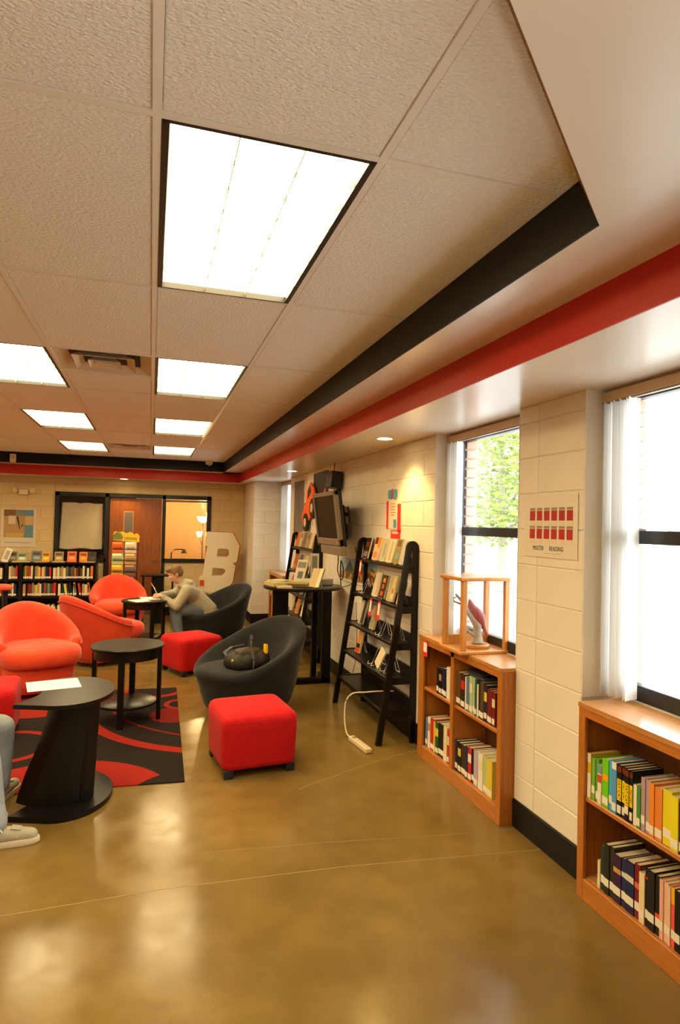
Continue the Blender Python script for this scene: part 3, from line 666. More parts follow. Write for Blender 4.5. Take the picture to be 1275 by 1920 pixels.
# ------------------------------------------------------------------ glass display case with carved bird
t = thing('display_case', 'pine framed glass display case standing on the oak bookcase', 'display case', (1.925, 3.585, .911))
W_, L_, H_ = .345, .285, .475
MB().box(-.02, W_, -.012, L_ + .012, .0, .022).build('base_board', M_pine, t, bev=.004)
MB().box(-.02, W_, -.012, L_ + .012, H_ - .004, H_ + .020).build('top_board', M_pine, t, bev=.005)
for x, y in ((0, 0), (0, L_ - .032), (W_ - .034, 0), (W_ - .034, L_ - .032)): MB().box(x, x + .033, y, y + .032, .022, H_ - .004).build('corner_post', M_pine, t, bev=.002)
for x0, x1, y0, y1 in ((.008, .011, .02, L_ - .02), (W_ - .013, W_ - .010, .02, L_ - .02), (.021, W_ - .022, .008, .011), (.021, W_ - .022, L_ - .011, L_ - .008)): MB().box(x0, x1, y0, y1, .022, H_ - .004).build('glass_pane', M_glass, t)
MB().box(.02, W_ - .02, L_ - .026, L_ - .018, .022, .085).build('back_rail', M_pine, t)
b = thing('bird_carving', 'carved red bird perched on a driftwood branch inside the display case', 'carving', (2.10, 3.72, .933))
M_drift = mat('grey_driftwood', (.46, .38, .28), .8, col2=(.34, .27, .19), vscale=14, bump=.4, bscale=40)
MB().lathe([(.088, 0), (.092, .004), (.092, .018), (.086, .024)], 28).build('base_disc', M_pine, b, smooth=True)
MB().tube([(.01, 0, .02), (.015, .01, .07), (.01, .0, .14), (-.02, .0, .18), (-.06, .005, .23), (-.10, .01, .30), (-.14, .03, .35)], [.05, .032, .028, .021, .016, .011, .006], 10).build('branch', M_drift, b, smooth=True)
MB().tube([(-.09, .01, .31), (-.105, .0, .35), (-.11, -.01, .40)], [.009, .006, .003], 7).build('branch', M_drift, b, smooth=True)
MB().tube([(-.07, .005, .28), (-.11, .02, .285), (-.15, .03, .30), (-.155, .035, .32), (-.12, .03, .335)], [.01, .007, .006, .005, .004], 7).build('branch', M_drift, b, smooth=True)
MB().tube([(.02, 0, .06), (-.05, .0, .10), (-.09, .0, .14)], [.016, .012, .007], 7).build('branch', M_drift, b, smooth=True)
bird = MB(); P_ = [(-.052, .318, .003), (-.046, .300, .013), (-.040, .280, .022), (-.030, .262, .026), (-.014, .243, .033), (.006, .218, .041), (.026, .190, .040), (.044, .160, .029), (.058, .132, .017), (.074, .100, .012), (.088, .072, .009), (.092, .062, .003)]
bird.tube([(x, .004, z) for x, z, r in P_], [r for x, z, r in P_], 14)
bird.build('bird', mat('carved_red_paint', (.44, .05, .035), .5, col2=(.34, .07, .05), vscale=20), b, smooth=True)
MB().tube([(-.052, .004, .276), (-.078, .004, .268)], [.009, .001], 8).build('beak', mat('beak_orange', (.55, .22, .06), .5), b, smooth=True)
MB().tube([(.02, 0, .19), (.01, 0, .15)], [.006, .005], 6).build('bird_leg', M_drift, b)

# red tag on the bookcase
def red_tag(loc, rot, lab, w_=.042, h_=.105):
    t = thing('hanging_tag', lab, 'tag', loc, 0, 'red hanging tags'); t.rotation_euler = rot
    MB().box(-.0015, 0, -w_ / 2, w_ / 2, -h_, 0).build('card', M_redcard, t)
    MB().box(-.0024, -.0012, -w_ * .36, w_ * .36, -h_ * .72, -h_ * .12).build('white_panel', M_paper, t)
red_tag((1.973, 4.235, .882), (0, 0, 0), 'red tag with white panel on the bookcase by ladder shelf', .075, .115)

# ------------------------------------------------------------------ ladder display shelves
LX0, LXB, LTOP = 1.755, 2.052, 1.625
SHZ = [1.40, 1.08, .79, .52, .267]
def leg_x(z): return LX0 + (1.985 - LX0) * z / 1.57
def ladder(y0, y1, lab):
    t = thing('ladder_shelf', lab, 'shelf', (0, 0, 0), 0, 'black ladder display shelves'); t.location = (LX0, y0, 0)
    L_ = y1 - y0
    for yy in (.0, L_):
        pts = [(0, yy, 0), (leg_x(.8) - LX0, yy, .8), (leg_x(1.50) - LX0, yy, 1.50)]
        cx = (leg_x(1.55) + LXB - .012) / 2 - LX0; r = (LXB - .012 - leg_x(1.55)) / 2
        pts += [(cx - r * math.cos(a), yy, 1.555 + r * 1.1 * math.sin(a)) for a in [PI * k / 10 for k in range(11)]]
        pts += [(LXB - LX0 - .012, yy, 1.3), (LXB - LX0 - .010, yy, .7), (LXB - LX0 - .008, yy, 0)]
        mb = MB(); mb.tube(pts, 0, rect=(.032, .046), side=(0, 1, 0)); mb.build('side_frame', M_blackwood, t, bev=.003)
    for k, z in enumerate(SHZ):
        xf = leg_x(z) - LX0 - .012
        MB().box(xf, LXB - LX0 - .01, .016, L_ - .016, z - .024, z).build('shelf_board', M_blackwood, t, bev=.003)
        MB().box(LXB - LX0 - .028, LXB - LX0 - .010, .016, L_ - .016, z, z + .075).build('back_lip', M_blackwood, t, bev=.002)
        for yy in (0, L_): MB().box(xf + .02, LXB - LX0 - .03, yy - .012, yy + .012, z - .05, z + .005).build('side_rung', M_blackwood, t)
    return t
ladder(4.60, 5.80, 'tall black ladder shelf of displayed books beside the oak bookcase')
ladder(7.50, 8.78, 'black ladder shelf behind the bar table and television')
# white wire easels and the books shown on them
def wire_easel(x, y, z, lab, s=1.0, rz=0.0):
    t = thing('wire_easel', lab, 'easel', (x, y, z), rz, 'white wire book easels')
    for sgn in (-1, 1):
        mb = MB(); w_ = .028 * s
        mb.tube([(-.045 * s, sgn * w_ * 1.3, .022 * s), (-.052 * s, sgn * w_ * 1.3, .004), (-.02 * s, sgn * w_, .004), (.030 * s, sgn * w_ * .8, .125 * s), (.034 * s, sgn * w_ * .3, .135 * s), (.034 * s, 0, .136 * s)], .0026, 6); mb.build('wire_rail', M_wire, t, smooth=True)
        mb = MB(); mb.tube([(.034 * s, sgn * w_ * .5, .132 * s), (.065 * s, sgn * w_ * 1.2, .004), (.065 * s, 0, .004)], .0026, 6); mb.build('wire_leg', M_wire, t, smooth=True)
    return t
def shown_book(x, y, z, w_, h, cov, lab, panels=(), rz=0.0, tilt=.24, th=.018, cat='book', group='books shown face out on the ladder shelves', easel=True, es=None):
    """cover looks to -x, leaning back"""
    o = obj('display_book', MB().box(-.001, th, -w_ / 2, w_ / 2, 0, h).mesh('display_book', flat(cov, .35), bev=.001), None, (x, y, z + .008), (0, tilt, rz)); tag(o, lab, cat, group)
    obj('pages', MB().box(.002, th - .003, -w_ / 2 - .0006, w_ / 2 - .006, .003, h + .0006).mesh('pages', M_page), o)
    for a0, a1, b0, b1, c in panels:
        obj('cover_print', MB().box(-.0018, 0, -w_ / 2 + a0 * w_, -w_ / 2 + a1 * w_, b0 * h, b1 * h).mesh('cover_print', flat(c, .35)), o)
    es = es or (.55 if z > 1.3 else .72 if z > 1.0 and x > 1.85 else .85)
    if easel: wire_easel(x + .045 * es, y, z, 'white wire easel under the ' + ' '.join(lab.split()[:8]), es)
    return o
S1 = [(5.68, .13, .205, (64, 40, 34), 'dark brown book', ((.1, .9, .1, .35, (150, 140, 140)), (.2, .8, .55, .8, (140, 70, 40)))),
      (5.42, .14, .215, (222, 190, 140), 'peach book with orange blocks', ((.0, .45, .55, 1, (226, 130, 40)), (.5, 1, .7, 1, (120, 40, 40)), (.1, .8, .1, .35, (230, 130, 90)))),
      (5.23, .14, .21, (188, 180, 150), 'pale sage book', ((.2, .5, .2, .8, (150, 150, 130)),)),
      (5.06, .14, .21, (204, 190, 156), 'cream book with grey lines', ((.3, .6, .1, .9, (170, 156, 120)),)),
      (4.90, .12, .215, (140, 120, 60), 'olive book with a blue patch', ((.2, .8, .2, .45, (110, 150, 150)), (.2, .8, .7, .95, (90, 70, 40)))),
      (4.77, .12, .205, (176, 170, 160), 'plain grey book', ())]
for y, w_, h, c, nm, pn in S1: shown_book(leg_x(1.40) + .025, y, 1.40, w_, h, c, nm + ' on the top ladder shelf board', pn)
for y, w_, h, c, nm, pn in [(5.30, .14, .22, (206, 190, 160), 'white book', ((.1, .3, .1, .9, (180, 160, 130)),)), (5.13, .13, .21, (52, 34, 24), 'dark book with orange dots', ((.3, .7, .68, .86, (226, 140, 30)), (.35, .7, .42, .6, (190, 90, 30)), (.3, .75, .12, .3, (200, 80, 30)))),
                            (4.93, .16, .225, (176, 160, 130), 'grey book with yellow figures', ((.1, .5, .1, .95, (214, 190, 110)), (.2, .4, .3, .5, (190, 90, 50)))), (4.72, .10, .19, (206, 170, 130), 'slim beige book', ())]:
    shown_book(leg_x(1.08) + .035, y, 1.08, w_, h, c, nm + ' on the second ladder shelf board', pn)
wire_easel(leg_x(1.08) + .06, 5.62, 1.08, 'empty white wire easel at the left of the second ladder board', 1.0)
for y, w_, h, c, nm, pn in [(5.58, .13, .22, (60, 54, 48), 'dark grey book', ((.5, 1, 0, 1, (190, 180, 160)),)), (5.27, .12, .21, (170, 150, 110), 'patterned beige book', ((.1, .6, .5, .9, (206, 120, 60)), (.3, .9, .1, .4, (140, 150, 120)))), (4.74, .08, .16, (222, 206, 176), 'small cream booklet', ())]:
    shown_book(leg_x(.79) + .045, y, .79, w_, h, c, nm + ' on the third ladder shelf board', pn)
wire_easel(leg_x(.79) + .05, 4.98, .79, 'empty white wire easel at the middle of the third ladder board', 1.1)
shown_book(leg_x(.52) + .06, 5.58, .52, .12, .20, (196, 160, 96), 'tan and red book on the fourth ladder shelf board', ((.1, .9, .0, .2, (216, 50, 40)), (.1, .9, .22, .42, (40, 28, 24)), (.2, .7, .5, .8, (220, 120, 40))))
wire_easel(leg_x(.52) + .07, 5.08, .52, 'white wire easel holding a leaning pamphlet, fourth ladder board', 1.2)
o = obj('display_book', MB().box(0, .014, -.06, .06, 0, .17).mesh('display_book', flat((222, 206, 170)), bev=.001), None, (leg_x(.52) + .04, 5.0, .53), (.35, .3, 0)); tag(o, 'thin cream pamphlet leaning sideways on the fourth ladder board', 'book', 'books shown face out on the ladder shelves')
wire_easel(leg_x(.52) + .08, 4.80, .52, 'empty white wire easel nearest the oak bookcase, fourth ladder board', 1.25)
red_tag((leg_x(1.40) - .016, 5.66, 1.39), (0, .1, 0), 'red tag hanging from the top ladder board', .055, .15)
red_tag((leg_x(1.08) - .016, 5.22, 1.075), (0, .1, 0), 'left red tag hanging from the second ladder board', .05, .16)
red_tag((leg_x(1.08) - .016, 5.01, 1.075), (0, .1, 0), 'right red tag hanging from the second ladder board', .06, .16)
# far ladder shelf contents
rr = random.Random(11)
cs = [((206, 110, 50), 'orange'), ((190, 176, 150), 'pale grey'), ((110, 96, 84), 'brown'), ((150, 140, 100), 'olive'), ((206, 190, 140), 'cream'), ((190, 170, 130), 'beige')]
for k, (c, nm) in enumerate(cs): shown_book(leg_x(1.40) + .025, 8.64 - k * .20, 1.40, .15, .21, c, nm + ' book on the top board of the far ladder shelf', ((.2, .8, .6, .9, (120, 80, 50)),) if k % 2 else (), easel=False)
for k, (c, nm) in enumerate([((190, 80, 40), 'orange red'), ((60, 60, 64), 'black'), ((200, 180, 130), 'cream'), ((210, 200, 170), 'white')]): shown_book(leg_x(1.08) + .035, 8.60 - k * .30, 1.08, .16, .22, c, nm + ' book on the second board of the far ladder shelf', ((.1, .9, .1, .3, (220, 140, 50)),) if k == 0 else ())
for k, (c, nm) in enumerate([((190, 50, 40), 'red'), ((222, 214, 190), 'white'), ((120, 110, 96), 'grey'), ((206, 200, 170), 'ivory')]): shown_book(leg_x(.79) + .045, 8.62 - k * .30, .79, .14, .20, c, nm + ' book on the third board of the far ladder shelf')
for k, (c, nm) in enumerate([((206, 190, 150), 'beige'), ((196, 110, 40), 'orange'), ((222, 214, 190), 'ivory')]): shown_book(leg_x(.52) + .06, 8.50 - k * .33, .52, .15, .20, c, nm + ' book on the fourth board of the far ladder shelf')

# ------------------------------------------------------------------ bar table by the wall
t = thing('bar_table', 'high round black bar table against the wall under the television', 'table', (1.615, 6.66, 0))
MB().lathe([(.40, 1.018), (.425, 1.022), (.43, 1.034), (.428, 1.048), (.42, 1.052)], 56).build('table_top', M_blackwood, t, smooth=True)
MB().box(-.30, -.12, .16, .20, 0, 1.02).build('panel_leg', M_blackwood, t, bev=.003)
MB().box(-.304, -.299, .158, .202, 0, 1.018).build('edge_band', mat('orange_edge_band', (.45, .16, .04), .5), t)
MB().box(.20, .30, -.13, -.07, 0, 1.02).build('panel_leg', M_blackwood, t, bev=.003)
MB().box(.15, .21, .12, .18, 0, 1.02).build('panel_leg', M_blackwood, t, bev=.003)
MB().box(-.28, .30, -.13, -.07, 0, .06).build('foot_rail', M_blackwood, t, bev=.003)
MB().box(-.30, -.24, -.13, .20, 0, .06).box(.24, .30, -.13, .18, 0, .06).build('foot_rail', M_blackwood, t, bev=.003)
# what lies on it
def flat_book(x, y, z, sx, sy, h, rz, cov, lab, group='books lying on the bar table'):
    o = obj('book', MB().box(-sx / 2, sx / 2, -sy / 2, sy / 2, 0, .003).box(-sx / 2, sx / 2, -sy / 2, sy / 2, h - .003, h).box(-sx / 2, -sx / 2 + .003, -sy / 2, sy / 2, 0, h).mesh('book', flat(cov)), None, (x, y, z), (0, 0, rz))
    obj('pages', MB().box(-sx / 2 + .004, sx / 2 - .004, -sy / 2 + .003, sy / 2 - .003, .003, h - .003).mesh('pages', M_page), o); return tag(o, lab, 'book', group)
ZT = 1.0525
flat_book(1.33, 6.66, ZT, .20, .26, .034, .25, (190, 170, 110), 'thick tan book lying at the left of the bar table')
flat_book(1.36, 6.44, ZT, .16, .20, .014, -.1, (206, 190, 140), 'thin cream book lying at the front of the bar table')
flat_book(1.40, 6.86, ZT, .19, .24, .04, .5, (206, 196, 150), 'cream book lying at the back of the bar table')
flat_book(1.56, 6.56, ZT, .18, .25, .028, 1.2, (120, 100, 60), 'olive book in the middle of the bar table')
flat_book(1.56, 6.57, ZT + .029, .17, .24, .018, 1.0, (196, 180, 110), 'tan book stacked on the olive book on the bar table')
t = thing('carton', 'flat white carton with a purple mark on the bar table', 'box', (1.80, 6.72, ZT), .5)
MB().box(-.15, .15, -.10, .10, 0, .065).build('carton_body', mat('white_carton', (.58, .54, .46), .6), t, bev=.003)
MB().box(-.10, -.05, -.101, -.0995, .02, .05).build('purple_mark', flat((96, 80, 170)), t)
shown_book(1.66, 6.38, ZT, .15, .215, (190, 160, 100), 'leaning display book on the bar table', ((.05, .3, 0, 1, (230, 214, 170)),), rz=.6, tilt=.45, group='books lying on the bar table')
shown_book(1.60, 6.84, ZT + .0, .17, .27, (190, 180, 150), 'tall grey magazine leaning on the bar table', ((.1, .9, .65, .9, (120, 110, 96)), (.2, .7, .2, .5, (90, 84, 76))), rz=.5, tilt=.3, th=.006, group='books lying on the bar table', easel=False)
t = thing('sign_card', 'upright white sign card with grey print on the bar table', 'sign', (1.80, 6.87, ZT))
MB().box(-.05, .05, 0, .004, 0, .34).build('card', M_paper, t); MB().box(-.06, .06, -.03, .03, 0, .006).build('foot', M_paper, t)
MB().box(-.03, .03, -.001, 0, .17, .31).build('print_block', flat((150, 142, 126)), t); MB().box(-.04, .04, -.001, 0, .04, .09).build('print_block', flat((60, 54, 48)), t)

# ------------------------------------------------------------------ television on its wall arm
tv = thing('television', 'silver flat television on a wall arm over the bar table', 'television', (1.77, 6.25, 1.79)); tv.rotation_euler = (0, -.135, -.0)
w2, h2 = .43, .275
fr = MB()
for y0, y1, z0, z1 in ((-w2, w2, h2 - .045, h2), (-w2, w2, -h2, -h2 + .07), (-w2, -w2 + .06, -h2, h2), (w2 - .04, w2, -h2, h2)): fr.box(-.03, .012, y0, y1, z0, z1)
fr.build('bezel', M_silver, tv, bev=.006)
MB().box(-.018, -.010, -w2 + .055, w2 - .035, -h2 + .065, h2 - .04).build('screen', M_screen, tv)
MB().box(.0, .055, -w2 + .02, w2 - .02, -h2 - .02, h2 - .01).build('back_shell', mat('dark_tv_back', (.014, .013, .013), .5), tv, bev=.02, seg=2)
MB().box(-.025, .03, -w2 - .0, w2 - .10, -h2 - .10, -h2 - .004).build('speaker_bar', M_silver, tv, bev=.012, seg=2)
MB().tube([(.05, .05, 0), (.15, .12, .01), (.235, .08, .02)], .022, 10).build('wall_arm', M_blackmetal, tv)
MB().box(.232, .248, .02, .14, -.08, .10).build('wall_plate', M_blackmetal, tv)
MB().box(.225, .245, .16, .52, -.26, .12).build('dark_panel', M_blackmetal, tv, bev=.004)  # plain black slab at the wall, beside the arm and behind the set
MB().box(-.031, -.029, -w2 + .07, -w2 + .085, -h2 + .03, -h2 + .04).build('power_light', mat('red_led', (.6, .02, .02), .4, emit=1.5, ecol=(1, .1, .05)), tv)
def cable(pts, r, lab, m, name='cable'):
    o = MB(); 
    # smooth catmull path
    P = [Vector(p) for p in pts]; out = []
    for i in range(len(P) - 1):
        p0, p1, p2, p3 = P[max(0, i - 1)], P[i], P[i + 1], P[min(len(P) - 1, i + 2)]
        for s_ in range(6):
            u = s_ / 6; out.append(.5 * ((2 * p1) + (p2 - p0) * u + (2 * p0 - 5 * p1 + 4 * p2 - p3) * u * u + (3 * p1 - p0 - 3 * p2 + p3) * u ** 3))
    out.append(P[-1]); o.tube(out, r, 7); return tag(o.build(name, m, smooth=True), lab, 'cable')
M_cable = mat('black_cable', (.015, .013, .012), .5)
cable([(1.93, 6.42, 1.50), (1.95, 6.44, 1.35), (1.97, 6.52, 1.22), (1.98, 6.40, 1.14), (1.98, 6.33, 1.22), (1.97, 6.40, 1.34), (1.97, 6.42, 1.20), (1.97, 6.38, 1.07)], .006, 'looped black cable hanging below the television', M_cable)
cable([(2.0, 6.02, 1.50), (2.03, 6.02, 1.35), (2.03, 6.05, 1.20), (2.0, 6.18, 1.10), (1.96, 6.32, 1.065)], .004, 'thin black cable from the television to the bar table', M_cable)
# black box above the television
t = thing('speaker_box', 'black wall box with a magenta mark above the television', 'speaker', (2.056, 6.80, 2.13)); t.rotation_euler = (0, .10, 0)
MB().box(-.15, -.02, -.13, .12, .0, .19).build('case', mat('black_case', (.012, .012, .013), .5), t, bev=.012, seg=2)
MB().prism([(-.02, .05), (.02, .09), (.01, .16), (-.01, .12), (-.03, .10)], -.1525, -.148, 'x').build('magenta_mark', flat((140, 24, 70)), t)
MB().box(-.03, .0, -.05, .05, -.10, .05).build('bracket', M_blackmetal, t)
cable([(1.98, 6.80, 2.33), (1.99, 6.81, 2.38), (1.99, 6.81, 2.432)], .005, 'black cable rising from the wall box to the soffit', M_cable)
cable([(1.98, 6.76, 2.12), (1.99, 6.66, 2.06), (1.95, 6.58, 2.00)], .007, 'black cables between the wall box and the television', M_cable)

# ------------------------------------------------------------------ things on the right wall
def wall_sheet(name, y0, y1, z0, z1, m, lab, cat='poster', th=.003):
    t = thing(name, lab, cat, (XW - .0008, (y0 + y1) / 2, z0)); MB().box(-th, 0, (y0 - y1) / 2, (y1 - y0) / 2, 0, z1 - z0).build('sheet', m, t); return t
def patch(t, name, poly, m, lift=.0042): return MB().prism([(-y, z) for y, z in poly], -lift, -.0025, 'x').build(name, m, t)
# red-block poster
t = wall_sheet('poster', 2.650, 3.115, 1.575, 1.915, mat('cream_poster', (.74, .66, .54), .5), 'cream poster of red blocks reading MASTER READING on the pier')
w_, h_ = .465, .34
for r in range(2):
    for c in range(6):
        yc = -.155 + c * .0652; z = .215 - r * .100
        p = [(yc - .024, z - .014), (yc + .024, z - .014), (yc + .024, z + .040), (yc - .024, z + .040)]
        patch(t, 'red_block', p, flat((176, 34, 34)))
        patch(t, 'grey_bar', [(yc - .024, z + .043), (yc + .024, z + .043), (yc + .024, z + .056), (yc - .024, z + .056)], flat((150, 136, 112)))
        patch(t, 'pale_block', [(yc - .024, z - .040), (yc + .024, z - .040), (yc + .024, z - .018), (yc - .024, z - .018)], flat((226, 208, 176)))
for body, yy in (('MASTER', .098), ('READING', -.062)):
    o = text('poster_text', body, .036, flat((70, 54, 40)), t, (-.0034, yy, .048), (0, 0, 0)); o.rotation_euler = Matrix(((0, 0, -1), (-1, 0, 0), (0, 1, 0))).to_euler(); o.scale = (.78, 1, 1)
patch(t, 'poster_rule', [(-.05, .022), (.10, .022), (.10, .0235), (-.05, .0235)], flat((130, 104, 80)))
# notice with red strips and blue hands
t = wall_sheet('notice', 4.97, 5.30, 1.70, 1.955, mat('notice_paper', (.74, .62, .46), .6), 'white notice with red strips and blue hand shapes above ladder shelf', 'notice')
H = lambda y0, y1, z0, z1: [(y0, z0), (y1, z0), (y1, z1), (y0, z1)]
patch(t, 'red_strip', H(-.175, -.13, .0, .25), M_redcard, .006); patch(t, 'red_strip', H(.09, .16, -.02, .22), M_redcard, .006)
patch(t, 'red_card', H(-.06, .15, -.085, -.012), M_redcard, .006); patch(t, 'white_lettering', H(-.03, .11, -.042, -.022), flat((230, 190, 160)), .007)
for yy in (-.10, .02):
    patch(t, 'blue_hand', [(yy - .04, .275), (yy + .03, .265), (yy + .05, .31), (yy + .045, .345), (yy + .02, .352), (yy - .03, .35), (yy - .045, .32)], flat((96, 150, 170)), .006)
patch(t, 'red_strip', H(-.045, -.03, .27, .36), M_redcard, .007)
patch(t, 'blue_hand', [(.0, .01), (.06, .01), (.07, .05), (.06, .085), (.0, .085)], flat((90, 140, 170)), .006)
for k in range(5): patch(t, 'text_line', H(-.08, .02 + .02 * (k % 2), .12 + k * .025, .127 + k * .025), flat((170, 130, 90)), .0045)
# landscape print low on the wall
def print_material(name, cols, scale):
    m = bpy.data.materials.new(name); m.use_nodes = True; nt = m.node_tree; b = nt.nodes['Principled BSDF']; L = nt.links.new
    tc = nt.nodes.new('ShaderNodeTexCoord'); v = nt.nodes.new('ShaderNodeTexVoronoi'); v.inputs['Scale'].default_value = scale; L(tc.outputs['Object'], v.inputs['Vector'])
    sp = nt.nodes.new('ShaderNodeSeparateColor'); L(v.outputs['Color'], sp.inputs[0]); r = nt.nodes.new('ShaderNodeValToRGB'); r.color_ramp.interpolation = 'CONSTANT'
    while len(r.color_ramp.elements) < len(cols): r.color_ramp.elements.new(.5)
    for k, c in enumerate(cols): r.color_ramp.elements[k].position = k / len(cols); r.color_ramp.elements[k].color = (*srgb(*c), 1)
    L(sp.outputs[0], r.inputs['Fac']); L(r.outputs[0], b.inputs['Base Color']); b.inputs['Roughness'].default_value = .4; return m
t = wall_sheet('poster', 5.45, 6.74, 1.07, 1.385, mat('white_print_border', (.74, .66, .54), .5), 'landscape photo poster of a mountain crowd beside the ladder shelf')
patch(t, 'sky_print', H(-.60, .60, .07, .30), flat((150, 178, 196)))
patch(t, 'mountain_print', [(-.52, .10), (-.05, .10), (-.18, .22), (-.27, .285), (-.36, .22)], flat((72, 84, 84)), .005)
patch(t, 'crowd_print', [(-.60, .07), (.60, .07), (.60, .20), (.40, .24), (.30, .20), (.1, .25), (-.05, .21), (-.2, .16), (-.4, .15), (-.60, .14)], print_material('crowd_print', [(96, 80, 40), (196, 120, 40), (60, 70, 50), (206, 190, 120), (150, 60, 40), (90, 100, 70), (190, 160, 60)], 28), .006)
patch(t, 'caption_line', H(-.58, .2, .035, .042), flat((150, 120, 90)))
# dark posters past the television
wall_sheet('poster', 8.56, 9.17, 1.50, 2.35, mat('dusky_print', (.10, .085, .09), .5, col2=(.20, .16, .15), vscale=3, stretch=(4, 4, 1)), 'tall dusky purple poster beside the far window')
t = wall_sheet('poster', 7.30, 8.02, 1.80, 2.395, flat((44, 34, 32)), 'black poster with orange streaks behind the orange truck cutout')
patch(t, 'orange_streak', [(-.10, .02), (.10, .02), (.28, .42), (.16, .34)], flat((206, 96, 36)), .0045); patch(t, 'yellow_streak', [(.10, .0), (.22, .02), (.30, .32), (.24, .30)], flat((190, 130, 50)), .0048)
t = wall_sheet('plaque', 8.32, 8.50, 1.78, 2.02, flat((104, 44, 18)), 'small brown plaque between the dark posters', 'plaque', .008)
patch(t, 'rim', H(-.085, .085, .0, .012), flat((70, 30, 14)), .010)
t = thing('truck_cutout', 'orange truck cutout with black wheels on the wall by television', 'cutout', (XW - .02, 8.02, 1.78)); t.rotation_euler = (-.5, 0, 0)
MB().prism([(-.36, .10), (-.20, .02), (.30, .06), (.42, .16), (.38, .30), (.12, .34), (.02, .46), (-.22, .45), (-.34, .30)], -.02, .0, 'x').build('truck_body', flat((226, 92, 26)), t)
MB().prism([(-.20, .32), (.0, .32), (-.04, .42), (-.18, .42)], -.024, -.018, 'x').build('truck_window', flat((30, 26, 26)), t)
for yy in (-.18, .22):
    MB().prism([(yy + .125 * math.cos(a), .08 + .125 * math.sin(a)) for a in [2 * PI * k / 20 for k in range(20)]], -.034, -.012, 'x').build('truck_wheel', flat((20, 18, 18)), t)
    MB().prism([(yy + .06 * math.cos(a), .08 + .06 * math.sin(a)) for a in [2 * PI * k / 16 for k in range(16)]], -.039, -.03, 'x').build('wheel_hub', flat((206, 186, 160)), t)

# ------------------------------------------------------------------ power strip
t = thing('power_strip', 'ivory power strip with cord on the floor by ladder shelf', 'power strip', (1.605, 4.61, 0), math.radians(-83))
MB().box(-.16, .16, -.026, .026, .002, .038).build('housing', M_ivory, t, bev=.008, seg=2)
MB().box(-.115, -.085, -.014, .014, .037, .046).build('switch', mat('strip_switch', (.35, .28, .18), .4), t, bev=.002)
for k in range(5): MB().box(-.05 + k * .04, -.03 + k * .04, -.013, .013, .0375, .0392).build('outlet', mat('outlet_face', (.62, .52, .34), .5), t)
pc_ = cable([(1.59, 4.765, .02), (1.575, 4.85, .03), (1.58, 4.93, .12), (1.60, 4.97, .25), (1.66, 4.97, .315), (1.76, 4.93, .33), (1.86, 4.90, .34), (1.99, 4.88, .34)], .0055, 'ivory cord curving from power strip over the lowest ladder board', M_ivory, 'power_cord')
ps_ = [o for o in COL.objects if o.name == 'power_strip'][0]; bpy.context.view_layer.update(); pc_.parent = ps_; pc_.matrix_parent_inverse = ps_.matrix_world.inverted()
for k_ in ('label', 'category'): del pc_[k_]
cable([(2.0, 5.95, .95), (2.02, 5.96, .5), (1.99, 5.97, .25), (1.96, 6.0, .12), (2.0, 6.03, .02)], .004, 'grey cable hanging beside the ladder shelf leg', mat('grey_cable', (.25, .23, .2), .5))

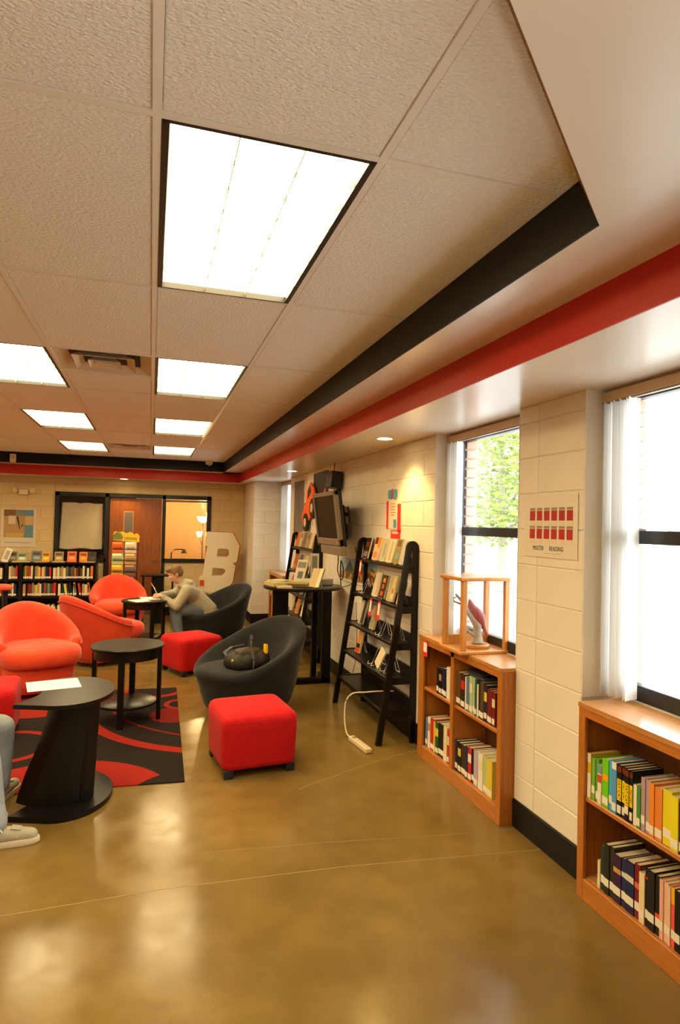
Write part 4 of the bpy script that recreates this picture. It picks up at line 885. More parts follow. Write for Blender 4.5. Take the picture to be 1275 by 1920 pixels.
# ------------------------------------------------------------------ lounge seating
def sup(a, n):   # superellipse radius factors
    c, s_ = math.cos(a), math.sin(a)
    return (math.copysign(abs(c) ** (2 / n), c), math.copysign(abs(s_) ** (2 / n), s_))
def red_chair(loc, rotz, lab):
    """faces +x"""
    t = thing('tub_chair', lab, 'armchair', loc, rotz, 'red tub chairs')
    A, Bw, pm, N = .42, .41, math.radians(118), 44
    rows = []
    def prof(u):
        ph = -pm + 2 * pm * u; k = (1 + math.cos(ph / pm * PI)) / 2
        zr = .525 + .315 * (k ** .85); th = .085 + .03 * k
        lean = .10 * k
        P = [(1.0 - .20, .05), (1.0 - .10, .16), (1.0 - .03, .32), (1.0 + .02, zr - .10), (1.03, zr - .05), (1.02, zr - .015), (.97, zr), (1.0 - th / A * .8, zr - .008), (1.0 - th / A * 1.12, zr - .05), (1.0 - th / A * 1.2, zr - .12), (.70, .36), (.66, .22), (.66, .06)]
        return ph, P, lean, zr
    us = [0] + [i / N for i in range(N + 1)] + [1]
    for j, u in enumerate(us):
        ph, P, lean, zr = prof(u); cap = j == 0 or j == len(us) - 1
        if cap: ph += math.copysign(.09, ph)
        cr = sum(p[0] for p in P) / len(P); row_ = []
        for r, z in P:
            if cap: r = cr + (r - cr) * .35; z = max(.05, z - .05) if z > .4 else z
            x = -math.cos(ph) * A * r - lean * max(0, (z - .35)) * 1.4 + (.06 if True else 0); y = math.sin(ph) * Bw * r * 1.0
            row_.append((x, y, z))
        rows.append(row_)
    mb = MB(); mb.rows(rows, True, False, True, True); mb.build('back_shell', M_redfab, t, smooth='all', sub=1)
    # welt along the outer rim
    pts = []
    for i in range(N + 1):
        ph, P, lean, zr = prof(i / N); r, z = 1.045, zr - .075; pts.append((-math.cos(ph) * A * r - lean * (z - .35) * 1.4 + .06, math.sin(ph) * Bw * r, z))
    MB().tube(pts, .009, 6).build('welt', mat('red_welt', (.50, .02, .014), .85, sheen=.3), t, smooth=True)
    cu = MB(); rows = []
    for s_, z in ((.02, .30), (.80, .295), (.93, .305), (.985, .335), (1.0, .375), (.985, .415), (.93, .445), (.80, .462), (.45, .474), (.02, .478)):
        r_ = []
        for k in range(40):
            c, q = sup(2 * PI * k / 40, 3.2); y = q * .375 * s_; x = .13 + c * .42 * s_
            if x < .0: y *= .86
            r_.append((x, y, z + (.012 if x > .2 else 0) * (1 if z > .4 else 0)))
        rows.append(r_)
    cu.rows(rows, True, False, True, True); cu.build('seat_cushion', M_redfab, t, smooth='all')
    bs = MB(); rows = []
    for s_, z in ((.80, .045), (.84, .05), (.90, .16), (.94, .30)):
        rows.append([(.09 + sup(2 * PI * k / 36, 3)[0] * .40 * s_, sup(2 * PI * k / 36, 3)[1] * .37 * s_, z) for k in range(36)])
    bs.rows(rows, True, False, True, True); bs.build('skirt', M_redfab, t, smooth='all')
    for sx in (-.18, .34):
        for sy in (-.22, .22): MB().lathe([(.022, 0), (.026, .05)], 12, c=(sx, sy)).build('foot', M_foot, t)
    return t
D2 = math.radians
red_chair((-1.10, 6.92, .004), D2(-66), 'large red tub chair at left facing the round coffee table')
red_chair((-.60, 8.06, 0), D2(36), 'red tub chair seen from its side, back to the far bookcase')
red_chair((-.46, 10.42, 0), D2(-82), 'farthest red tub chair before the wooden door')
red_chair((-1.58, 4.02, 0), D2(-2), 'red tub chair under the visitor, past the left photo edge')

def black_chair(loc, rotz, lab):
    t = thing('scoop_chair', lab, 'armchair', loc, rotz, 'charcoal scoop chairs')
    N = 56; prof_n = None; rows = []
    S = [.0] 
    def pt(ph, r, z, k):
        a = .50 if math.cos(ph) > 0 else .47
        lean = .16 * max(0, z - .38) * 1.2
        c, q = sup(ph, 2.25)
        return (-c * a * r - lean, q * .455 * r, z)
    cols = []
    for i in range(N):
        ph = 2 * PI * i / N; k = (1 + math.cos(ph)) / 2
        zr = .415 + .395 * (k ** 1.4); th = .16 - .03 * k
        seat = .375
        P = [(.02, .03), (.70, .03), (.77, .045), (.86, .14), (.925, .25), (.965, .34 + .10 * k), (1.0, zr - .085), (1.012, zr - .045), (1.0, zr - .012), (.945, zr + .006), (.85, zr + .002), (.765, zr - .035)]
        P += [(.70, seat + (zr - seat) * .64), (.64, seat + (zr - seat) * .36), (.56, seat + (zr - seat) * .10 + .012), (.45, seat + .004), (.25, seat - .004), (.02, seat - .006)]
        cols.append([pt(ph, r, z, k) for r, z in P])
    m_ = len(cols[0]); rows = [[cols[i][j] for i in range(N)] for j in range(m_)]
    mb = MB(); mb.rows(rows, True, False, True, True); mb.build('upholstered_shell', M_blackfab, t, smooth='all', sub=1)
    # plump seat pad with rolled front
    cu = MB(); rows = []
    for s_, z in ((.02, .33), (.9, .335), (.98, .355), (1.0, .385), (.97, .412), (.88, .428), (.5, .436), (.02, .432)):
        rows.append([(.10 + sup(2 * PI * k2 / 40, 2.6)[0] * .385 * s_, sup(2 * PI * k2 / 40, 2.6)[1] * (.33 + .035 * (1 if math.cos(2 * PI * k2 / 40) > 0 else 0)) * s_, z) for k2 in range(40)])
    cu.rows(rows, True, False, True, True); cu.build('seat_pad', M_blackfab, t, smooth='all')
    MB().lathe([(.26, 0), (.28, .035)], 28).build('base_plinth', M_foot, t)
    return t
black_chair((.89, 5.76, 0), D2(214), 'charcoal scoop chair with a backpack lying on its seat')
black_chair((.885, 9.18, 0), D2(204), 'charcoal scoop chair the writing student sits on')

def ottoman(loc, rotz, lab, sx=.545, sy=.555, h=.415):
    t = thing('ottoman', lab, 'ottoman', loc, rotz, 'red cube ottomans')
    rows = []
    prof = ((.02, .055), (.90, .055), (.955, .062), (.965, .09), (.985, .22), (1.0, h - .085), (.995, h - .05), (.965, h - .022), (.90, h - .006), (.6, h + .006), (.02, h + .012))
    for s_, z in prof:
        rows.append([(sup(2 * PI * (k + .5) / 64, 9)[0] * sx / 2 * s_, sup(2 * PI * (k + .5) / 64, 9)[1] * sy / 2 * s_, z) for k in range(64)])
    mb = MB(); mb.rows(rows, True, False, True, True); mb.build('upholstery', M_redott, t, smooth='all')
    for a in (-1, 1):
        for b_ in (-1, 1): MB().box(a * (sx / 2 - .055) - .032, a * (sx / 2 - .055) + .032, b_ * (sy / 2 - .055) - .032, b_ * (sy / 2 - .055) + .032, 0, .06).build('foot', M_foot, t, bev=.004)
    return t
ottoman((.735, 4.50, 0), D2(6.5), 'red cube ottoman in front of the near charcoal chair')
ottoman((-1.235, 5.46, .008), D2(4), 'red cube ottoman cut off at the left photo edge')
ottoman((.49, 7.42, 0), D2(26), 'red cube ottoman beside the writing student')

# ------------------------------------------------------------------ tables
def round_table(loc, rotz, lab, r=.305, h=.645):
    t = thing('round_table', lab, 'table', loc, rotz, 'round black side tables')
    MB().lathe([(r - .02, h - .022), (r - .004, h - .02), (r, h - .012), (r, h - .006), (r - .006, h)], 48).build('table_top', M_blackwood, t, smooth=True)
    MB().lathe([(r - .035, h - .105), (r - .03, h - .105), (r - .03, h - .022), (r - .035, h - .022)], 48, cap0=False, cap1=False).build('apron', M_blackwood, t, smooth=True)
    MB().lathe([(r - .06, .14), (r - .055, .143), (r - .055, .158), (r - .06, .161)], 44).build('lower_shelf', M_blackwood, t, smooth=True)
    for k in range(4):
        a = PI / 2 * k; c = Vector(((r - .035) * math.cos(a), (r - .035) * math.sin(a), 0))
        mb = MB(); mb.obox(Matrix.Translation((c.x, c.y, (h - .02) / 2)) @ Matrix.Rotation(a, 4, 'Z'), .034, .05, h - .02); mb.build('leg', M_blackwood, t, bev=.003)
    return t
round_table((-.16, 5.68, .008), D2(-8), 'round black side table standing on the rug')
round_table((-.05, 8.86, 0), D2(22), 'round black side table the student writes at')
# C-shaped side table
t = thing('curved_side_table', 'black curved-panel side table with a white sheet on top', 'table', (-.46, 4.22, 0))
def dshape(s_, cx=0, cy=0, cut=.10):
    pts = []
    for k in range(33):
        a = -PI * .62 + PI * 1.24 * k / 32; pts.append((cx + .27 * s_ * math.cos(a) * 1.0, cy + .345 * s_ * math.sin(a)))
    y1 = pts[-1][1]; x1 = pts[-1][0]
    for k in range(1, 12):
        u = k / 12; pts.append((x1 - .16 * s_ * (1 - math.sin(PI * u) * cut * 6) * 1.0, cy + y1 - cy - 2 * (y1 - cy) * u)) if 0 else pts.append((cx + x1 - cx - .205 * s_ + .205 * s_ * math.sin(PI * u) * .75, cy + (y1 - cy) * (1 - 2 * u)))
    return pts
MB().prism(dshape(1.0), .630, .655, 'z').build('table_top', M_blackwood, t, smooth=30)
MB().prism(dshape(1.02, 0, -.02), .004, .034, 'z').build('base_plate', M_blackwood, t, smooth=30)
# swept stem: a broad panel whose left edge curves in towards the top
L0 = [(-.262, .034), (-.245, .10), (-.215, .20), (-.175, .30), (-.14, .40), (-.115, .50), (-.10, .58), (-.095, .63)]
R0 = [(.17, .034), (.176, .20), (.184, .40), (.195, .63)]
def rx(z): return .17 + .025 * (z - .034) / .6
mb = MB(); rows = []
for x, z in L0:
    c = []
    for k in range(9):
        u = k / 8; xx = x + (rx(z) - x) * u; yy = -.215 + .10 * (2 * u - 1) ** 2 - .03 * u; c.append((xx, yy, z))
    rows.append(c + [(p[0], p[1] + .04, p[2]) for p in c[::-1]])
mb.rows(rows, True, False, True, True); mb.build('stem_panel', M_blackwood, t, smooth=40)
mb = MB(); mb.box(.10, .135, -.20, .18, .034, .632); mb.build('stem_rib', M_blackwood, t, bev=.003)
o = MB().box(-.155, .155, -.125, .125, 0, .0012).build('paper_sheet', M_paper); o.location = (-.57, 4.37, .6555); o.rotation_euler = (0, 0, D2(12)); tag(o, 'blank white sheet of paper on the curved side table', 'paper')

# ------------------------------------------------------------------ rug
def rug_material():
    m = bpy.data.materials.new('rug_pattern'); m.use_nodes = True; nt = m.node_tree; b = nt.nodes['Principled BSDF']; L = nt.links.new
    tc = nt.nodes.new('ShaderNodeTexCoord')
    base = (.017, .012, .010); col = None
    def ring(cx, cy, r0, r1, c, prev):
        d = nt.nodes.new('ShaderNodeVectorMath'); d.operation = 'DISTANCE'; d.inputs[1].default_value = (cx, cy, 0); 
        fl = nt.nodes.new('ShaderNodeVectorMath'); fl.operation = 'MULTIPLY'; fl.inputs[1].default_value = (1, 1, 0); L(tc.outputs['Object'], fl.inputs[0]); L(fl.outputs[0], d.inputs[0])
        g = nt.nodes.new('ShaderNodeMath'); g.operation = 'GREATER_THAN'; g.inputs[1].default_value = r0; L(d.outputs['Value'], g.inputs[0])
        l = nt.nodes.new('ShaderNodeMath'); l.operation = 'LESS_THAN'; l.inputs[1].default_value = r1; L(d.outputs['Value'], l.inputs[0])
        mu = nt.nodes.new('ShaderNodeMath'); mu.operation = 'MULTIPLY'; L(g.outputs[0], mu.inputs[0]); L(l.outputs[0], mu.inputs[1])
        mx = nt.nodes.new('ShaderNodeMix'); mx.data_type = 'RGBA'; L(mu.outputs[0], mx.inputs['Factor'])
        if prev is None: mx.inputs['A'].default_value = (*base, 1)
        else: L(prev, mx.inputs['A'])
        mx.inputs['B'].default_value = (*c, 1); return mx.outputs['Result']
    red = (.27, .017, .010); dred = (.17, .012, .008)
    # world floor coordinates: the rug object sits at the origin
    p = ring(-.55, 4.05, 0, .74, red, None)          # big red field at the front
    p = ring(.38, 3.95, 0, .52, base, p)             # black front corner
    p = ring(.85, 6.05, 1.30, 1.40, red, p)         # wide arc
    p = ring(.85, 6.05, 1.40, 1.43, base, p)
    p = ring(1.10, 6.35, 1.42, 1.45, dred, p)       # thin arc
    p = ring(.25, 5.72, 0, .22, dred, p)            # red field under the table
    p = ring(.09, 6.62, .24, .31, red, p)           # loop at the back
    p = ring(.33, 6.05, .12, .17, red, p)
    p = ring(-.95, 6.35, 0, .46, red, p)            # red field at the left
    p = ring(-1.0, 5.2, .30, .36, red, p)
    n = nt.nodes.new('ShaderNodeTexNoise'); n.inputs['Scale'].default_value = 220; L(tc.outputs['Object'], n.inputs['Vector'])
    bp = nt.nodes.new('ShaderNodeBump'); bp.inputs['Strength'].default_value = .5; bp.inputs['Distance'].default_value = .004; L(n.outputs['Fac'], bp.inputs['Height']); L(bp.outputs[0], b.inputs['Normal'])
    L(p, b.inputs['Base Color']); b.inputs['Roughness'].default_value = .95; b.inputs['Specular IOR Level'].default_value = .1
    return m
tag(MB().prism([(-1.24, 4.33), (.262, 4.255), (.30, 6.65), (-1.20, 6.72)], .0, .008, 'z').build('rug', rug_material()), 'black rug with sweeping red arcs under the round table', 'rug')

# ------------------------------------------------------------------ backpack
t = thing('backpack', 'black and brown backpack with yellow tags on the charcoal chair', 'bag', (.86, 5.60, .43), D2(25))
rows = []
for s_, z in ((.1, .0), (.85, .002), (1.0, .03), (1.02, .07), (.95, .11), (.75, .14), (.3, .155), (.05, .158)):
    rows.append([(sup(2 * PI * k / 32, 2.8)[0] * .20 * s_ + .012 * math.sin(3 * k), sup(2 * PI * k / 32, 2.8)[1] * .135 * s_, z + .012 * math.sin(k * 1.7) * (z > .05)) for k in range(32)])
mb = MB(); mb.rows(rows, True, False, True, True); mb.build('bag_body', mat('brown_black_nylon', (.030, .022, .014), .6, .4, col2=(.012, .011, .010), vscale=14, bump=.5, bscale=30), t, smooth='all')
rows = []
for s_, z in ((.1, .11), (.9, .115), (1.0, .14), (.9, .17), (.1, .185)): rows.append([(-.02 + sup(2 * PI * k / 24, 3)[0] * .12 * s_, -.03 + sup(2 * PI * k / 24, 3)[1] * .07 * s_, z) for k in range(24)])
mb = MB(); mb.rows(rows, True, False, True, True); mb.build('front_pocket', mat('brown_nylon', (.075, .050, .026), .6, .4, col2=(.03, .022, .014), vscale=20, bump=.5, bscale=30), t, smooth='all')
MB().tube([(.0, -.05, .17), (.02, -.03, .25), (.04, .0, .28), (.05, .03, .24), (.04, .04, .16)], 0, rect=(.03, .006)).build('carry_strap', M_cable, t)
MB().tube([(-.02, -.10, .165), (-.03, -.15, .10), (-.05, -.17, .02)], 0, rect=(.028, .005)).build('strap', M_cable, t)
MB().tube([(-.17, .04, .10), (-.16, .12, .13), (-.06, .16, .16), (.06, .14, .17)], 0, rect=(.035, .007)).build('strap', M_cable, t)
MB().box(.135, .155, -.10, -.06, .12, .20).build('yellow_tag', flat((236, 190, 20)), t); MB().box(-.19, -.17, -.07, -.045, .06, .10).build('yellow_tag', flat((226, 206, 30)), t)

# ------------------------------------------------------------------ black bookcase against the far wall
t = thing('wall_bookcase', 'low black bookcase full of books along the far wall', 'bookcase', (-.86, 11.25, 0))
FB = [(-2.40, -1.39), (-1.345, -1.185), (-1.13, -.03)]
MB().box(-2.45, .01, -.01, .40, .965, .99).build('top_board', M_blackwood, t, bev=.003)
for x0, x1 in ((-2.45, -2.40), (-1.39, -1.345), (-1.185, -1.13), (-.03, .0)): MB().box(x0, x1, 0, .38, 0, .965).build('upright', M_blackwood, t)
for z in (.06, .425, .705):
    for x0, x1 in FB: MB().box(x0, x1, .005, .38, z - .025, z + .01).build('shelf', M_blackwood, t)
MB().box(-2.45, 0, .37, .385, 0, .965).build('back_panel', M_blackwood, t)
MB().box(-2.45, 0, .01, .03, 0, .035).build('kick_board', M_blackwood, t)
names = ['cream', 'brown', 'red', 'green', 'navy', 'white', 'tan', 'black', 'maroon', 'olive', 'yellow', 'grey', 'cream', 'tan', 'orange']
_far = {}
def far_book(x0, x1, z0, h, c, lab, lean=0.0):
    th = x1 - x0 - .002; k = (round(th, 3), round(h, 3), c)
    if k not in _far:
        mb = MB(); mb.box(-th / 2, th / 2, 0, .15, 0, h, 0); mb.box(-th / 2 + .001, th / 2 - .001, -.0012, 0, .012, .04, 1); _far[k] = mb.mesh('book', [flat(PAL[c]), M_sticker])
    o = obj('book', _far[k], None, ((x0 + x1) / 2, 11.27, z0), (0, lean, 0)); return tag(o, lab, 'book', 'books in the black bookcase')
rr = random.Random(21)
for ri, (z0, rn) in enumerate(((.716, 'upper'), (.436, 'second'), (.071, 'bottom'))):
    for bi, (a0, a1) in enumerate(FB):
        if bi == 0 and ri == 2: continue
        x = -.86 + a0 + .01; i = 0; n = 0
        bay = ['left bay', 'narrow bay', 'right bay'][bi]
        while x < -.86 + a1 - .04 and n < 36:
            th = rr.choice([.022, .026, .03, .034, .040]); c = rr.choice(names)
            if ri == 1 and bi == 2 and x > -.86 - .55: lean = -.14 if rr.random() < .75 else 0
            else: lean = 0
            if rr.random() < .05: x += .03
            far_book(x, x + th, z0 + (.003 if lean else 0), rr.choice([.18, .195, .205, .215]), c, '%s spine, %s in the %s row, %s of black bookcase' % (c, ordn(n), rn, bay), lean)
            x += th + (.008 if lean else .0005); n += 1
# books standing on its top
tops = [(-2.16, .13, .17, (120, 110, 90), 'grey book'), (-2.02, .15, .15, (150, 160, 130), 'pale green book'), (-1.80, .16, .185, (104, 112, 110), 'slate blue book'), (-1.66, .125, .165, (226, 150, 40), 'orange and red book'),
        (-1.46, .14, .175, (150, 130, 90), 'landscape cover book'), (-1.26, .145, .18, (226, 110, 60), 'coral book'), (-1.08, .13, .175, (216, 120, 40), 'orange book'), (-.94, .13, .18, (50, 36, 34), 'dark brown book')]
for x, w_, h, c, nm in tops:
    o = obj('display_book', MB().box(-w_ / 2, w_ / 2, 0, .02, 0, h).mesh('display_book', flat(c, .4), bev=.001), None, (x, 11.34, .993), (-.2, 0, 0)); tag(o, nm + ' standing on top of the black bookcase', 'book', 'books standing on the black bookcase')
    obj('cover_print', MB().box(-w_ * .3, w_ * .3, -.001, 0, h * .25, h * .5).mesh('cover_print', flat(tuple(min(255, int(v * 1.35 + 12)) for v in c))), o)
    obj('cover_print', MB().box(-w_ * .35, w_ * .35, -.001, 0, h * .62, h * .85).mesh('cover_print', flat(tuple(int(v * .6) for v in c))), o)
for k, (x, w_, c) in enumerate([(-2.02, .26, (206, 180, 120)), (-1.45, .2, (196, 160, 90)), (-1.0, .22, (190, 140, 70)), (-1.72, .2, (186, 150, 80))]):
    flat_book(x, 11.30 - .0, .991, w_, .12, .014, 0, c, ['wide cream', 'tan', 'golden', 'ochre'][k] + ' book lying flat along the black bookcase top', 'books lying on the black bookcase')
t = thing('leaflet', 'white leaflet leaning at the left end of the black bookcase', 'leaflet', (-2.27, 11.27, .99)); t.rotation_euler = (0, .35, 0)
MB().box(-.05, .05, 0, .004, 0, .24).build('sheet', M_paper, t); MB().box(-.03, .03, -.001, 0, .05, .2).build('print_block', flat((180, 172, 150)), t)

# ------------------------------------------------------------------ magazine rack
t = thing('magazine_rack', 'wire magazine rack with yellow header before the wooden door', 'rack', (-.43, 10.98, 0)); t.rotation_euler = (0, .03, 0)
for x in (-.20, 0, .20): MB().tube([(x, .0, 0), (x, .04, 1.40)], .007, 6).build('rack_post', M_blackmetal, t)
MB().box(-.20, .20, -.10, .14, 0, .02).build('rack_base', M_blackmetal, t)
for k in range(7): MB().tube([(-.20, -.05 + .005 * k, .12 + .19 * k), (.20, -.05 + .005 * k, .12 + .19 * k)], .004, 6).build('rack_rail', M_blackmetal, t); MB().box(-.20, .20, -.05, .04, .10 + .19 * k, .106 + .19 * k).build('rack_shelf', M_blackmetal, t)
MB().prism([(-.21, 1.38), (.21, 1.36), (.21, 1.47), (.17, 1.51), (.12, 1.49), (.06, 1.53), (.0, 1.50), (-.06, 1.53), (-.13, 1.51), (-.18, 1.53), (-.21, 1.49)], .0, .01, 'y').build('header_sign', flat((226, 186, 40)), t)
MB().prism([(-.21, 1.39), (-.06, 1.39), (-.05, 1.44), (-.09, 1.50), (-.16, 1.51), (-.21, 1.47)], -.003, .0, 'y').build('green_print', flat((110, 120, 60)), t)
text('header_text', 'ctions', .085, flat((54, 36, 30)), t, (.07, -.002, 1.42), (PI / 2, 0, 0))
mg = [((206, 90, 30), 'orange red'), ((206, 190, 160), 'cream'), ((170, 180, 130), 'pale green'), ((176, 140, 80), 'tan'), ((216, 160, 40), 'yellow'), ((120, 90, 70), 'brown'), ((230, 170, 40), 'golden'), ((110, 40, 60), 'maroon'), ((26, 26, 24), 'black'), ((206, 160, 90), 'ochre')]
for k, (c, nm) in enumerate(mg):
    r, cc = divmod(k, 2)
    o = obj('magazine', MB().box(-.09, .09, 0, .006, 0, .185).mesh('magazine', flat(c, .35)), None, (-.43 + (-.105 if cc == 0 else .098) + .02 * 1, 10.945, 1.175 - r * .19), (-.06, 0, [0, .02, -.03, .05][k % 4])); tag(o, '%s magazine in the %s row of the magazine rack' % (nm, ORD[r]), 'magazine', 'magazines in the rack')
    obj('cover_print', MB().box(-.07, .07, -.001, 0, .05, .10).mesh('cover_print', flat(tuple(int(v * .7) + 10 for v in c))), o)
    obj('cover_title', MB().box(-.08, .06, -.001, 0, .145, .175).mesh('cover_title', flat(tuple(min(255, int(v * 1.2) + 40) for v in c))), o)

# ------------------------------------------------------------------ letter board and black desk at the far end
Bp = [(.952, 1.55), (1.403, 1.538), (1.528, 1.31), (1.486, 1.022), (1.414, .993), (1.464, .948), (1.422, .662), (1.379, .605), (1.23, .443), (.83, .512), (.838, .777), (.889, .785), (.959, 1.295), (.927, 1.303)]
Bh = [[(1.144, 1.252), (1.305, 1.254), (1.339, 1.218), (1.341, 1.144), (1.309, 1.111), (1.132, 1.114)], [(1.065, .919), (1.25, .899), (1.283, .875), (1.28, .834), (1.221, .781), (1.048, .781)]]
def holed(outer, holes, y0, y1):
    me = bpy.data.meshes.new('letter_face'); bm = bmesh.new(); loops = []
    for lp_ in [outer] + holes:
        vs_ = [bm.verts.new((x, y0, z)) for x, z in lp_]; loops.append(vs_)
    es = []
    for vs_ in loops: es += [bm.edges.new((vs_[i], vs_[(i + 1) % len(vs_)])) for i in range(len(vs_))]
    bmesh.ops.triangle_fill(bm, edges=es, use_beauty=True)
    r = bmesh.ops.extrude_face_region(bm, geom=list(bm.faces)); bmesh.ops.translate(bm, verts=[g for g in r['geom'] if isinstance(g, bmesh.types.BMVert)], vec=(0, y1 - y0, 0))
    bmesh.ops.recalc_face_normals(bm, faces=bm.faces)
    for f in bm.faces: f.material_index = 0 if abs(f.normal.y) > .7 else 1
    bm.to_mesh(me); bm.free(); return me
t = thing('letter_board', 'large cream block letter B board with red edges leaning by the corner', 'sign', (0, 11.15, 0))
me = holed(Bp, Bh, 0, .05); me.materials.append(mat('cream_board', (.66, .55, .36), .5)); me.materials.append(mat('board_red_edge', (.50, .05, .03), .5)); obj('letter_face', me, t)
MB().prism([(.831, .755), (.925, .755), (.945, .73), (.945, .59), (.925, .558), (.836, .558)], -.006, 0, 'y').build('emblem_plate', flat((214, 190, 140)), t)
MB().prism([(.845, .70), (.925, .70), (.922, .595), (.845, .60)], -.010, -.005, 'y').build('emblem_block', flat((190, 60, 40)), t)
me = holed([(1.19 + (x - 1.19) * 1.012 + .016, 1.0 + (z - 1.0) * 1.012) for x, z in Bp], [[(1.22 + (x - 1.22) * .97, 1.0 + (z - 1.0)) for x, z in h_] for h_ in Bh], .0502, .07); me.materials.append(MATS['board_red_edge']); me.materials.append(MATS['board_red_edge']); obj('red_backing', me, t)
t = thing('low_stand', 'low black stand carrying the big letter board', 'stand', (1.16, 11.15, 0)); 
MB().box(-.36, .28, -.08, .20, .395, .432).build('stand_top', M_blackwood, t); 
for x in (-.34, .24): MB().box(x, x + .04, -.06, .18, 0, .40).build('leg', M_blackwood, t)
t = thing('black_desk', 'black desk with a thin top behind the writing student', 'desk', (.16, 10.98, 0))
MB().box(-.30, .26, -.20, .18, .79, .815).build('desk_top', M_blackwood, t, bev=.004)
MB().box(-.12, .06, -.14, .14, .0, .79).build('cabinet', M_blackwood, t, bev=.003)
for x in (-.27, .20): MB().box(x, x + .03, -.16, -.13, 0, .79).build('leg', M_blackwood, t)
# red stool at the left edge
t = thing('red_stool', 'red padded seat on black legs at the far left edge', 'stool', (-2.02, 9.6, 0))
MB().lathe([(.05, .715), (.19, .72), (.215, .74), (.21, .765), (.17, .785), (.02, .79)], 28).build('seat', M_redfab, t, smooth=True)
for k in range(4):
    a = PI / 4 + PI / 2 * k; MB().tube([(.21 * math.cos(a), .21 * math.sin(a), 0), (.14 * math.cos(a), .14 * math.sin(a), .72)], .014, 8).build('leg', M_blackmetal, t)

# ------------------------------------------------------------------ people
def blob(name, chains, vox, m, parent, smooth_it=6, fac=.5, extra=None):
    """one continuous skin grown over tapered limbs: chains of (point, radius) or ellipsoids"""
    bm = bmesh.new()
    def sph(c, r, sc=(1, 1, 1), mtx=None):
        M4 = Matrix.Translation(c) @ (mtx.to_4x4() if mtx else Matrix.Identity(4)) @ Matrix.Diagonal((r * sc[0], r * sc[1], r * sc[2], 1))
        bmesh.ops.create_icosphere(bm, subdivisions=2, radius=1, matrix=M4)
    for ch in chains:
        ch = [(Vector(p), r) for p, r in ch]
        for (p0, r0), (p1, r1) in zip(ch[:-1], ch[1:]):
            n = max(2, int((p1 - p0).length / (min(r0, r1) * .45)) + 1)
            for k in range(n + 1): u = k / n; sph(p0.lerp(p1, u), r0 + (r1 - r0) * u)
        if len(ch) == 1: sph(*ch[0])
    for e in (extra or []): sph(Vector(e[0]), 1, e[1], e[2] if len(e) > 2 else None)
    me = bpy.data.meshes.new(name); bm.to_mesh(me); bm.free()
    o = bpy.data.objects.new(name, me); COL.objects.link(o)
    md = o.modifiers.new('r', 'REMESH'); md.mode = 'VOXEL'; md.voxel_size = vox; md.use_smooth_shade = True
    ms = o.modifiers.new('s', 'SMOOTH'); ms.factor = fac; ms.iterations = smooth_it
    bpy.context.view_layer.update()
    me2 = bpy.data.meshes.new_from_object(o.evaluated_get(bpy.context.evaluated_depsgraph_get())); bpy.data.objects.remove(o)
    me2.materials.clear(); me2.materials.append(m); me2.name = name
    for p in me2.polygons: p.use_smooth = True
    return obj(name, me2, parent)
M_skin = mat('skin', (.62, .34, .22), .5, .4, var=.05, vscale=20)
M_hair = mat('light_brown_hair', (.16, .085, .035), .6, .4, col2=(.26, .15, .06), vscale=40, stretch=(1, 1, 4), bump=.6, bscale=120)
M_hoodie = mat('heather_sage_hoodie', (.40, .36, .26), .9, .2, var=.08, vscale=30, bump=.35, bscale=45)
M_jeans = mat('blue_jeans', (.13, .16, .20), .85, .2, col2=(.20, .23, .26), vscale=9, bump=.3, bscale=60)
M_jeans2 = mat('pale_washed_jeans', (.24, .27, .29), .85, .2, col2=(.36, .38, .38), vscale=7, bump=.3, bscale=60)
M_shoe = mat('grey_suede', (.38, .34, .25), .8, .3, var=.08, vscale=18)
M_sole = mat('white_rubber_sole', (.60, .52, .37), .6)

def hand_chains(w, d, side, up_, curl=.5, s=1.0):
    """wrist w, pointing d, thumb side, palm normal up_"""
    w, d, side, up_ = (Vector(v) for v in (w, d, side, up_)); d.normalize(); side.normalize(); up_.normalize()
    ch = [[(w, .024 * s), (w + d * .035 * s, .026 * s), (w + d * .075 * s, .024 * s)]]
    ch += [[(w + d * .04 * s + side * .018 * s, .017 * s), (w + d * .078 * s + side * .026 * s, .014 * s)], [(w + d * .04 * s - side * .018 * s, .017 * s), (w + d * .074 * s - side * .028 * s, .013 * s)]]
    for k, L_ in enumerate((.070, .080, .074, .058)):
        b0 = w + d * (.080 - .003 * abs(k - 1)) * s + side * (.030 - .020 * k) * s
        c1 = b0 + (d * math.cos(curl) - up_ * math.sin(curl)) * L_ * .48 * s; c2 = c1 + (d * math.cos(curl * 2.1) - up_ * math.sin(curl * 2.1)) * L_ * .52 * s
        ch.append([(b0, .0098 * s), (c1, .0088 * s), (c2, .0072 * s)])
    tb = w + d * .028 * s + side * .028 * s; t1 = tb + (d * .6 + side * .7 - up_ * .2).normalized() * .036 * s; t2 = t1 + (d * .9 + side * .1 - up_ * .3).normalized() * .030 * s
    ch.append([(tb, .014 * s), (t1, .0105 * s), (t2, .0085 * s)])
    return ch
